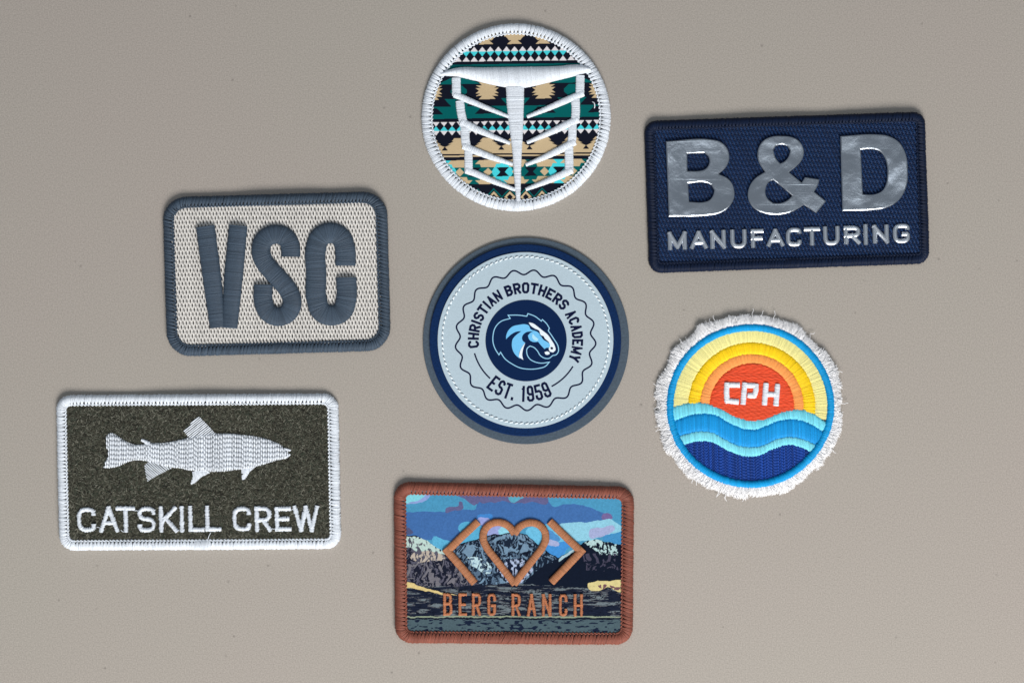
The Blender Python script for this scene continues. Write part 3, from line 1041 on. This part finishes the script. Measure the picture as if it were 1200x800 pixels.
# ================================================================== 5. frayed sunset patch
p = patch('frayed_patch', 879, 475.3, 5, 'round white-fringed patch with orange sun, yellow arches and blue waves')
cx, cy, RX, RY = 879.0, 475.2, 98.0, 95.6
fr = MB()
nzF = Noise(9)
N = 14000
a = rng.uniform(0, 2 * math.pi, N)
clump = nzF(a * 30, a * 0 + 3.3) - 0.5
length = 6.4 + 4.2 * nzF(a * 6, a * 0 + 1.0) + 6.5 * (nzF(a * 26, a * 0 + 7.7) - 0.35) + rng.uniform(-4.0, 1.6, N)
length = np.clip(length, 2.5, 17)
low = np.clip(np.sin(a), 0, 1)
length += 1.0 * low + 1.2 * np.clip(-np.cos(a), 0, 1)
tw = clump * 1.5 + rng.normal(0, 0.42, N)
tt = np.linspace(0, 1, 6)
r0 = -3.5 + rng.uniform(-1, 1, N)
curl = rng.normal(0, 1.2, (N, 1)) * np.sin(tt * math.pi * 1.2)[None] + rng.normal(0, 0.5, (N, 1)) * tt[None]**2
rad = r0[:, None] + (length - r0)[:, None] * tt[None]
ang2 = a[:, None] + (tw[:, None] * tt[None]**1.3 * 6.5 + curl) / 97
zz = 3.4 + rng.uniform(-2.4, 2.0, (N, 1)) + rng.uniform(0.3, 2.6, (N, 1)) * np.sin(tt * math.pi * 0.75)[None] - 3.0 * tt[None]**2 * rng.uniform(0, 1, (N, 1))
zz = np.maximum(zz, 0.4)
P = np.stack([cx + (RX + rad) * np.cos(ang2), cy + (RY + rad) * np.sin(ang2), zz], -1)
fr.tubes(P, 0.34 * (1 - 0.35 * tt)[None], jit((0.92, 0.92, 0.93), N, 0.08))
# a few stray ends
for k in range(26):
    a = rng.uniform(0, 2 * math.pi)
    rr = np.linspace(98, 112 + rng.uniform(0, 5), 9)
    an = a + np.cumsum(rng.normal(0, 0.012, 9))
    P = np.stack([cx + rr * np.cos(an), cy + rr * 0.98 * np.sin(an), 2.5 + 1.5 * np.sin(np.linspace(0, 3, 9)) + 0.2], 1)
    fr.tubes(P, 0.33, (0.85, 0.85, 0.86), perpoint=True)
fr.build('frayed_fringe', M_COTTON, p, kind='stuff')
slab('canvas', circle(cx, cy, 101.5, 99), 0.3, 2.8, lin(222, 222, 222), M_COTTON, p, bev=0.8)
sx, sy = 880.8, 475.5
up1 = smooth([(776, 485), (790.5, 476.5), (810, 471.4), (823.5, 471.4), (840, 476.5), (861, 487), (879, 491.5), (897, 490), (915, 482.5), (930, 479.5), (945, 481), (965.4, 493), (980, 503)], sub=12)
lo1 = smooth([(776, 500), (792.3, 491.8), (817, 484.6), (838, 485.8), (856, 495.5), (874, 502.3), (885, 502.7), (893, 499.8), (912.5, 492.5), (927.5, 490.3), (941, 492.8), (963.5, 504.5), (980, 514)], sub=12)
lo2 = smooth([(776, 518), (797.5, 510.2), (817, 505.3), (835, 506.5), (850, 515), (871, 522.8), (890, 522.5), (912.5, 513.5), (927.5, 511.7), (942.5, 515), (954.5, 520.3), (980, 532)], sub=12)
lo3 = smooth([(780, 528), (803.5, 520.3), (820, 516.5), (835, 518), (850, 525.8), (869.5, 533.5), (887, 533.8), (905, 525.9), (926, 520.7), (939.5, 524), (950, 529.3), (980, 545)], sub=12)


def yat(curve, x):
    return np.interp(x, curve[:, 0], curve[:, 1])


def arcband(name, r0, r1, col, h):
    mb = MB()
    a = np.linspace(math.pi * 0.88, math.pi * 2.12, int(math.pi * 1.25 * (r0 + r1) / 2 / 0.85))
    A = np.stack([sx + r0 * np.cos(a), sy + r0 * np.sin(a)], 1)
    B = np.stack([sx + r1 * np.cos(a), sy + r1 * np.sin(a)], 1)
    keep = (A[:, 1] < yat(up1, A[:, 0]) + 4) & ((((B - [cx, cy]) / [RX - 3, RY - 3])**2).sum(1) < 1.25)
    A, B = A[keep], B[keep]
    lim = np.sqrt((((B - [cx, cy]) / [RX - 4, RY - 4])**2).sum(1))
    f = np.minimum(1, 1 / lim)[:, None]
    B = np.array([cx, cy]) + (B - [cx, cy]) * f
    rails(mb, A, B, 3.7, h * 0.85, 0.72, col, m=9, puff=0.35, jitter=1.3, ja=0.11)
    mb.build(name, M_THREAD, p)


arcband('pale_yellow_arch', 73.5, 93.5, lin(234, 226, 150), 1.7)
arcband('yellow_arch', 60.4, 74.3, lin(250, 208, 22), 2.2)
arcband('orange_arch', 49, 61, lin(246, 160, 84), 2.0)
sun = MB()
a = np.linspace(0, 2 * math.pi, 200, endpoint=False)
pl = np.stack([sx + 49.4 * np.cos(a), sy + 49.4 * np.sin(a)], 1)
pl[:, 1] = np.minimum(pl[:, 1], yat(up1, pl[:, 0]) + 1.5)
fill(sun, pl, 3, 1.55, 0.98, lin(232, 80, 40), 5.2, stitch=9.0, phase='rand', dip=0.5, loft=0.5, ja=0.10, pinch=0.25)
sun.build('sun', M_THREAD, p)


def wave(name, top, bot, col, h, z, lean=0.0):
    mb = MB()
    x = np.arange(782, 976, 0.85)
    A = np.stack([x, yat(top, x)], 1)
    B = np.stack([x + lean, yat(bot, x + lean)], 1)
    f = np.sqrt((((A + B) / 2 - [cx, cy])**2 / np.array([RX - 4, RY - 4])**2).sum(1))
    k = f < 1.0
    rails(mb, A[k], B[k], z, h, 0.74, col, m=8, puff=0.4, jitter=1.5, ja=0.17)
    mb.build(name, M_THREAD, p)


deep = MB()
x = np.linspace(782, 976, 120)
pl = circle(cx, cy, RX - 5, RY - 5)
pl = pl[pl[:, 1] > yat(lo3, pl[:, 0]) - 2]
pl = pl[np.argsort(-np.arctan2(pl[:, 1] - cy, pl[:, 0] - cx))]
xs = np.linspace(pl[0, 0], pl[-1, 0], 90)
pl = np.vstack([pl, np.stack([xs, yat(lo3, xs) - 1.5], 1)[::-1]])
fill(deep, pl, 88, 1.45, 1.05, lin(12, 58, 138), 4.6, stitch=3.4, phase='rand', dip=0.8, ja=0.35, pinch=0.3, wob=0.12)
deep.build('deep_water', M_THREAD, p)
wave('foam_band', lo2, lo3, lin(122, 212, 228), 1.3, 4.2, 1.5)
wave('blue_wave', lo1, lo2, lin(14, 146, 214), 1.7, 4.2, 0.6)
wave('foam_band', up1, lo1, lin(112, 204, 222), 1.6, 4.6, 1.5)
ring = MB()
n = 520
a = np.linspace(0, 2 * math.pi, n, endpoint=False)
wob = 0.5 * np.sin(a * 5 + 1) * 0.6
A = np.stack([cx + (RX + wob) * np.cos(a), cy + (RY + wob) * np.sin(a)], 1)
B = np.stack([cx + (RX - 8 + wob) * np.cos(a + 0.01), cy + (RY - 8 + wob) * np.sin(a + 0.01)], 1)
rails(ring, A, B, 4.6, 3.0, 0.85, lin(0, 152, 214), m=8, jitter=0.7)
ring.build('border', M_THREAD, p)
CPHL = [[[(865.8, 451), (853.5, 450.8)], [(851.6, 448.6), (851, 460), (851.8, 471)], [(851, 469.2), (864.6, 470.6)]],
        [[(872.4, 448.5), (871.4, 460), (870.2, 473)], [(874, 451.3), (883.8, 451.5)], [(885.7, 450), (885.4, 458), (883, 464.5)], [(884, 463.6), (876, 463)]],
        [[(897.3, 449.2), (896.4, 460), (895.3, 474)], [(910.7, 450.2), (910, 460), (908.7, 474.8)], [(898.5, 461.6), (908, 462)]]]
for L in CPHL:
    mb = MB()
    for s_ in L:
        satin(mb, s_, 5.7, 5.9, 2.0, 0.75, (0.80, 0.83, 0.88), pitch=1.05, jitter=0.5)
    mb.build('letter', M_THREAD, p)

# ================================================================== 6. fish patch
p = patch('rectangular_patch', 232, 553.5, 6, 'dark olive felt rectangular patch with white border, white trout and white capitals')
rim = rrect([(66, 463.5), (395, 461.5), (398.5, 642.5), (70, 644.5)], 17)
slab('backing', inward(rim, 5), 0.2, 3.2, lin(66, 66, 57), M_FELT, p)
FELTC = np.array(lin(66, 66, 57))
sheet('felt', inward(rim, 8), 4.9, 2.0, lambda X, Y: np.ones(X.shape + (3,)) * FELTC, M_FELT, p)
fz = MB()
N = 34000
ip = inward(rim, 11)
X = rng.uniform(76, 389, N)
Y = rng.uniform(473, 634, N)
k = inside(X, Y, ip)
X, Y = X[k], Y[k]
N = len(X)
th = rng.uniform(0, math.pi, N)
ln = rng.uniform(0.8, 2.6, N)
tt = np.linspace(-1, 1, 4)
bend = rng.normal(0, 0.5, N)
P = np.stack([X[:, None] + ln[:, None] * tt * np.cos(th)[:, None] - bend[:, None] * tt**2 * np.sin(th)[:, None],
              Y[:, None] + ln[:, None] * tt * np.sin(th)[:, None] + bend[:, None] * tt**2 * np.cos(th)[:, None],
              5.0 + rng.uniform(-0.1, 0.9, N)[:, None] - 0.5 * tt**2], -1)
pal = np.array([lin(60, 59, 50), lin(80, 80, 69), lin(104, 104, 92), lin(64, 71, 60), lin(132, 131, 118), lin(36, 35, 31)])
C = pal[rng.choice(6, N, p=[.26, .27, .16, .14, .05, .12])]
fz.tubes(P, 0.30, C)
fz.build('felt_fibres', M_COTTON, p, kind='stuff')
border('border', rim, 11.2, 7.0, 5.0, WHITE, 4.2, p, M_THREAD, g=5, slant=0.12, conv=0.8, cr=0.8, rag=0.5, join=(238, 643), tight=0.0, rib=0.02)
body = np.array([(124.6, 512.6), (130.2, 507.6), (137, 509.8), (143.7, 514.9), (151.6, 518.8), (159.5, 521), (177.5, 519.4), (194.4, 518.8), (211.2, 515.4), (229.2, 510.9), (251.5, 508.1),
                 (270.6, 508.4), (287.5, 510.1), (304.4, 512.6), (319, 516.8), (330.2, 522.7), (333.6, 526.2), (339.8, 527.6), (336, 530), (339.2, 532.3), (334.7, 536.2), (328, 537.9), (310, 543),
                 (296.5, 547), (283, 548.8), (265, 551.4), (242.5, 552), (222.5, 550.3), (211, 548), (200, 547.3), (188.7, 544.1), (175.2, 540.2), (164, 538.5), (152.7, 539.6), (141.5, 544.7),
                 (132.5, 547.5), (122.4, 547.8), (124.6, 540.7), (127.4, 534), (126.9, 527.2), (124.6, 518.2)])
fb = MB()
bs = smooth(body, True, 4, 60)
fill(fb, bs, 89, 2.0, 0.86, WHITE, 6.9, stitch=5.4, phase='fish', dip=1.1, loft=1.3, ja=0.12, pinch=0.55, ds=0.8)
slabpoly = bs
fish = fb.build('fish', M_THREAD, p)
sheet('fish_underlay', inward(smooth(body, True, 2, 60), 0.5), 6.1, 0.8, lambda X, Y: np.ones(X.shape + (3,)) * np.array(lin(112, 115, 119)), M_COTTON, fish)
for poly, an in (([(215.8, 505), (232.2, 486.8), (243, 497), (253, 508.6), (238, 511), (222, 512.5)], -38), ([(170, 544.5), (170.5, 553), (173.2, 563.5), (186, 556), (201, 548.2), (186, 543), (175.2, 540)], 42),
                 ([(225.4, 552.2), (226.5, 557), (223.6, 567.2), (228, 566), (236, 558.5), (247.5, 552.8), (236, 551)], 80), ([(282.2, 549), (284, 555), (283.6, 561.6), (287, 561), (292, 553), (298.5, 546.6)], 86)):
    f = MB()
    fill(f, poly, an, 2.2 if an in (-38, 42) else 1.4, 0.8, WHITE, 6.6, stitch=14, phase=0.3, dip=0.5, ja=0.1, edge=1)
    f.build('fin', M_THREAD, fish)
f = MB()
satin(f, [(166.6, 515.4), (170, 517), (175, 519.6)], [2.4, 3, 4.5], 6, 1.4, 0.7, WHITE)
f.build('fin', M_THREAD, fish)
SP = [('C', 91.5, 113, 594, 622.5), ('A', 117, 140, 592.6, 623), ('T', 136.8, 159.4, 592.8, 623), ('S', 162, 183, 593.2, 622.8), ('K', 187.2, 209, 592.4, 623), ('I', 209.5, 218, 592.2, 623),
      ('L', 221.5, 240, 591.8, 622), ('L', 241.3, 260, 591.6, 621.5), ('C', 273, 294.5, 593, 621.5), ('R', 299, 318.5, 592.8, 622.3), ('E', 322.5, 341.5, 593.2, 621.5), ('W', 343.5, 374, 591.6, 622.3)]
for ch, x0, x1, yt, yb in SP:
    mb = MB()
    e = 2.3
    fx = box_fx(x0 + e, x1 - e, yt + e, yb - e, lean=0.03)
    for stp in G[ch]:
        for pl in split_sharp(stroke(stp, fx, 9.5, True)):
            d1 = (pl[-1] - pl[-2]) / np.linalg.norm(pl[-1] - pl[-2])
            d0 = (pl[0] - pl[1]) / np.linalg.norm(pl[0] - pl[1])
            ex = 1.6 if ch not in 'CS' else 0.2
            pl = np.vstack([pl[0] + d0 * ex, pl, pl[-1] + d1 * ex])
            satin(mb, pl, 4.2, 5.9, 1.9, 0.8, WHITE, pitch=1.3, jitter=1.1)
    mb.build('letter', M_THREAD, p)
for lip in ([(333, 526), (336.5, 526.6), (340, 527.4)], [(333.5, 536), (336.5, 534.5), (339.4, 532.4)]):
    f = MB()
    satin(f, lip, [2.6, 2.2, 1.2], 6.2, 1.2, 0.6, WHITE)
    f.build('lip', M_THREAD, fish)
for pts in ([(158, 598, 6), (160, 597.6, 6.6), (162.5, 598.5, 6)], [(142, 620.5, 6), (144.5, 622.3, 6.4), (148, 622, 6)], [(318, 618.5, 6), (321, 619, 6.6), (325, 617, 6)],
            [(239, 618.8, 6), (242, 617.6, 6.8), (246, 619, 6)], [(247.3, 623, 6), (245.5, 627, 7.3), (243.8, 631.5, 6)], [(114, 616.8, 6), (117, 617.4, 6.6), (119, 618, 6)], [(341, 597, 6), (343, 596, 6.5), (345, 596.6, 6)]):
    lt = MB()
    lt.tubes(smooth(pts), 0.4, WHITE, perpoint=True)
    lt.build('loose_thread', M_COTTON, p)

# ================================================================== 7. mountain print patch
COP = lin(134, 78, 64)
p = patch('rectangular_patch', 602.5, 661, 6, 'copper-bordered patch printed with mountains, copper heart between two chevrons')
rim = rrect([(462, 565), (742.5, 571), (740.8, 754.8), (463.8, 752.8)], 19)
n1, n2, n3 = Noise(21), Noise(22), Noise(23)


def scene_print(X, Y):
    # cloth prints have slightly wandering outlines
    x = X + 1.6 * (n1.fbm(X / 7, Y / 7, 3) - 0.5) * 2
    y = Y + 1.4 * (n2.fbm(X / 7, Y / 7, 3) - 0.5) * 2
    C = np.zeros(x.shape + (3,))
    C[:] = lin(80, 158, 198)

    def pt(poly, col, soft=True):
        C[inside(x, y, np.array(smooth(poly, True, 4) if soft else poly, float))] = col
    pt([(468, 577), (506, 577), (500, 586), (488, 590), (474, 590), (466, 588)], lin(150, 172, 226))
    pt([(468, 577), (500, 577), (494, 584), (484, 588), (466, 587)], lin(138, 222, 236))
    vio, mau = lin(70, 116, 178), lin(104, 104, 148)
    pt([(470, 603), (490, 600), (520, 599), (534, 597), (545, 597), (558, 596), (561, 588), (575, 585), (592, 585), (628, 584), (640, 586), (648, 593), (660, 591), (682, 592), (700, 598),
        (712, 605), (716, 609), (700, 613), (684, 616), (660, 620), (640, 618), (610, 616), (575, 618), (556, 626), (540, 640), (520, 636), (505, 632), (470, 634)], vio)
    pt([(522, 599), (528, 594), (536, 593), (540, 588), (542, 596), (532, 598)], mau)
    pt([(532, 577), (552, 577), (562, 588), (556, 592), (545, 584)], mau)
    pt([(556, 577), (640, 577), (641, 590), (626, 588), (608, 590), (592, 587), (575, 589), (562, 588)], mau)
    pt([(600, 577), (622, 577), (612, 584), (600, 588), (596, 583)], lin(96, 176, 204))
    pt([(705, 604), (718, 606), (716, 610), (706, 609)], lin(122, 108, 160))
    pt([(470, 616), (480, 618), (485, 624), (478, 626), (470, 624)], lin(84, 92, 130))
    # bright lower sky
    pt([(508, 628), (520, 632), (532, 636), (530, 648), (512, 644)], lin(96, 182, 220))
    pt([(538, 616), (556, 612), (566, 618), (562, 632), (545, 640), (532, 644), (540, 630)], lin(92, 180, 220))
    pt([(560, 604), (568, 602), (578, 606), (574, 611), (566, 614)], lin(70, 140, 214))
    pt([(560, 608), (570, 606), (576, 610), (568, 616), (561, 612)], lin(160, 170, 228))
    pt([(572, 618), (600, 617), (604, 624), (590, 626), (572, 627)], lin(160, 172, 226))
    pt([(584, 621), (604, 620), (600, 625), (584, 625)], lin(150, 220, 240))
    pt([(616, 622), (636, 614), (660, 616), (676, 622), (660, 642), (652, 652), (636, 640), (620, 632)], lin(112, 196, 232))
    pt([(650, 620), (668, 612), (690, 612), (716, 609), (724, 614), (732, 622), (732, 628), (712, 626), (694, 632), (678, 634), (664, 632)], lin(150, 212, 234))
    pt([(690, 622), (706, 618), (720, 618), (712, 626), (700, 630), (690, 628)], lin(172, 182, 222))
    pt([(706, 632), (720, 624), (732, 622), (732, 640), (716, 636)], lin(72, 150, 204))
    pt([(640, 622), (652, 626), (656, 632), (646, 636), (640, 632)], lin(84, 150, 210))
    pt([(640, 640), (652, 636), (668, 636), (664, 644), (654, 654), (644, 650)], lin(70, 150, 222))
    pt([(636, 634), (650, 633), (656, 637), (640, 638)], lin(172, 182, 222))
    # ridges
    rg = n3.fbm(X / 3.2 + 3.0 * n1(X / 9, Y / 9), Y / 4.6 + 3.0 * n2(X / 8, Y / 8), 3)
    rg2 = n1.fbm(X / 1.9 + 2.5 * n2(X / 7, Y / 7), Y / 3.4 + 2 * n3(X / 9, Y / 9), 2)
    ln1 = np.abs(rg - 0.5) < 0.035
    dark = np.array(lin(14, 22, 40))

    def ridge(poly, base, hi, thr, hi2=None, outline=1.2):
        m = inside(x, y, np.array(poly, float))
        m2 = inside(x, y - outline, np.array(poly, float))
        C[m] = base
        g = m & (rg2 > thr) & ~ln1
        C[g] = hi
        if hi2 is not None:
            g2 = m & (rg > 0.60) & ~ln1
            C[g2] = hi2
        C[m & ln1] = dark
        C[m & ~m2] = dark
        return m
    ridge([(512, 652), (524, 643), (540, 636), (556, 633), (570, 628), (578, 625.5), (586, 626.5), (594, 624), (603, 622.5), (611, 625), (617, 626.5), (626, 633), (640, 645), (650, 652), (664, 660), (664, 700), (512, 700)],
          lin(24, 38, 58), lin(92, 116, 140), 0.56, lin(120, 150, 175))
    m = ridge([(582, 668), (596, 655), (612, 655), (625, 668), (602, 690)], lin(24, 34, 58), lin(180, 196, 226), 0.45, None, 0)
    sn = inside(x, y, np.array(smooth([(545, 655), (556, 652), (568, 656), (574, 662), (578, 674), (568, 672), (556, 664)], True, 3), float))
    C[sn & (rg2 < 0.5) & (rg < 0.62)] = lin(196, 226, 234)
    # left snow mountain
    ml = ridge([(470, 627), (480, 628), (488, 627), (500, 633), (512, 641), (522, 649), (536, 660), (548, 672), (562, 684), (572, 692), (572, 700), (470, 700)],
               lin(26, 30, 48), lin(92, 92, 108), 0.50, lin(120, 118, 126), 1.6)
    sn = ml & (y < 646 + 6 * (n1(X / 6, Y / 6) - 0.5) + (x - 500) * 0.12) & (x < 524) & (y > 629)
    C[sn & (rg2 < 0.62)] = lin(196, 222, 214)
    sn = inside(x, y, np.array(smooth([(482, 652), (496, 645), (514, 648), (522, 654), (508, 657), (490, 658)], True, 3), float))
    C[sn & (rg2 < 0.60)] = lin(196, 184, 170)
    # right dark mountain
    mr_ = inside(x, y, np.array([(634, 664), (648, 656), (664, 648), (676, 641), (686, 634), (694, 631.5), (706, 634), (720, 637), (736, 638), (736, 700), (596, 700), (604, 690), (620, 676)], float))
    C[mr_] = lin(15, 25, 44)
    g = mr_ & (y < 650) & (rg2 < 0.47) & (x > 684) & (x < 724) & (y < 634 + (x - 682) * 0.7)
    C[g] = lin(190, 222, 222)
    g = mr_ & (x > 654) & (x < 676) & (np.abs((y - 656) + (x - 654) * 0.62) < 1.6)
    C[g] = lin(176, 206, 216)
    g = mr_ & (x > 684) & (rg > 0.62) & (y > 648) & (y < 668)
    C[g] = lin(74, 72, 92)
    g = mr_ & (x > 622) & (x < 648) & (y < 668 - (x - 622) * 0.3) & (rg2 > 0.55) & (y > 660 - (x - 622) * 0.2)
    C[g] = lin(104, 124, 146)
    # foreground
    fy = 687 - 4 * np.exp(-((x - 598) / 40)**2) + np.clip((x - 640) / 80, 0, 1) * 3
    fg = y > fy
    st = n2.fbm(X / 16, Y / 2.1, 4)
    st2 = n3.fbm(X / 9 + 30, Y / 1.7, 3)
    C[fg] = lin(26, 34, 54)
    C[fg & (st > 0.53)] = lin(90, 92, 98)
    C[fg & (st > 0.60)] = lin(116, 128, 134)
    C[fg & (np.abs(st2 - 0.5) < 0.045)] = dark
    yl = np.interp(x, [470, 482, 492, 505, 520, 536], [683, 685, 688, 692, 695, 697])
    hw = np.interp(x, [470, 486, 500, 520, 536], [4.6, 3.2, 1.6, 1.2, 0.2])
    C[(np.abs(y - yl) < hw) & (x < 536)] = lin(226, 204, 140)
    pt([(688, 684), (696, 681), (712, 681), (733, 681), (733, 694), (722, 692), (712, 688), (700, 692), (690, 690)], lin(226, 212, 150))
    sn = inside(x, y, np.array([(694, 686), (708, 684), (722, 688), (728, 686), (724, 691), (708, 690)], float))
    C[sn & (rg > 0.48)] = lin(120, 84, 92)
    bot = y > 723.5
    C[bot] = lin(80, 100, 108)
    C[bot & (n1.fbm(X / 5.5, Y / 1.9, 2) > 0.63) & (y > 726)] = lin(22, 34, 58)
    C[(np.abs(y - 722.2) < 0.8)] = lin(150, 164, 140)
    C[(np.abs(y - 724.4) < 0.8)] = dark
    return C * 0.80 * (0.86 + 0.28 * n1.fbm(X / 1.6 + 40, Y / 1.6, 2))[..., None]


sheet('printed_cloth', inward(rim, 9), 4.7, 0.4, scene_print, M_PRINT, p, lambda X, Y: 0.12 * np.sin(X * 3.6) * np.sin(Y * 3.6))
slab('backing', inward(rim, 5), 0.2, 2.8, lin(120, 90, 80), M_MATTE, p)
border('border', rim, 13.0, 7.8, 4.8, COP, 4.35, p, M_THREAD, g=4, slant=0.28, conv=0.62, ja=0.18, cr=0.8, join=(600, 754))
GOLD = lin(168, 112, 78)
for pts in ([(560.2, 611.2), (542, 628), (524.6, 645.2)], [(524.6, 645.2), (540, 663), (556, 682.3)]), ([(644.2, 610.8), (662, 628), (680.4, 645.6)], [(680.4, 645.6), (664, 663), (646.2, 681.3)]):
    mb = MB()
    for i, q in enumerate(pts):
        d = np.array(q[-1]) - np.array(q[0])
        d = d / np.linalg.norm(d) * 3.6
        q = np.array(q, float)
        if i == 0:
            q[-1] += d
        else:
            q[0] -= d
        satin(mb, q, 8.4, 5.0 + 0.25 * i, 2.0, 0.7, GOLD, pitch=0.8, puff=0.3, ja=0.16, zj=0.1)
    mb.build('chevron', M_THREAD, p)
mb = MB()
half = [(602.8, 624.5), (597, 617), (590, 612.9), (582, 611.8), (573.5, 614.8), (567.6, 621.8), (566.3, 631), (570.3, 641), (579, 652.5), (591, 668), (603, 683.5)]
satin(mb, smooth(half, sub=6), 7.9, 5.0, 2.0, 0.7, GOLD, pitch=0.8, puff=0.3, ja=0.16, zj=0.1)
h2 = [(605.2 * 1 + (602.8 - x), y) for x, y in half]
h2 = [(2 * 602.8 - x, y + (0.3 if y < 640 else 0)) for x, y in half]
satin(mb, smooth(h2, sub=6), 7.9, 5.25, 2.0, 0.7, GOLD, pitch=0.8, puff=0.3, ja=0.16, zj=0.1)
mb.build('heart', M_THREAD, p)
SP = [('B', 519.7, 530.4), ('E', 537.6, 547.4), ('R', 553.2, 563.8), ('G', 571.2, 581.2), ('R', 599.4, 610), ('A', 617.4, 628.2), ('N', 635, 646), ('C', 654.8, 664.6), ('H', 672, 682.6)]
for ch, x0, x1 in SP:
    mb = MB()
    dy = (x0 - 520) / 160 * 0.8
    e = 1.6
    fx = box_fx(x0 + e, x1 - e, 694.4 + e + dy, 720.6 - e + dy)
    for stp in G[ch]:
        for pl in split_sharp(stroke(stp, fx, 3.4, True)):
            d1 = (pl[-1] - pl[-2]) / np.linalg.norm(pl[-1] - pl[-2])
            d0 = (pl[0] - pl[1]) / np.linalg.norm(pl[0] - pl[1])
            ex = 1.0
            pl = np.vstack([pl[0] + d0 * ex, pl, pl[-1] + d1 * ex])
            satin(mb, pl, 2.9, 5.4, 1.5, 0.6, lin(186, 120, 84), pitch=1.1, jitter=0.6)
    mb.build('letter', M_THREAD, p)

for o in sc.objects:
    for k in ('_cx', '_cy'):
        if k in o:
            del o[k]
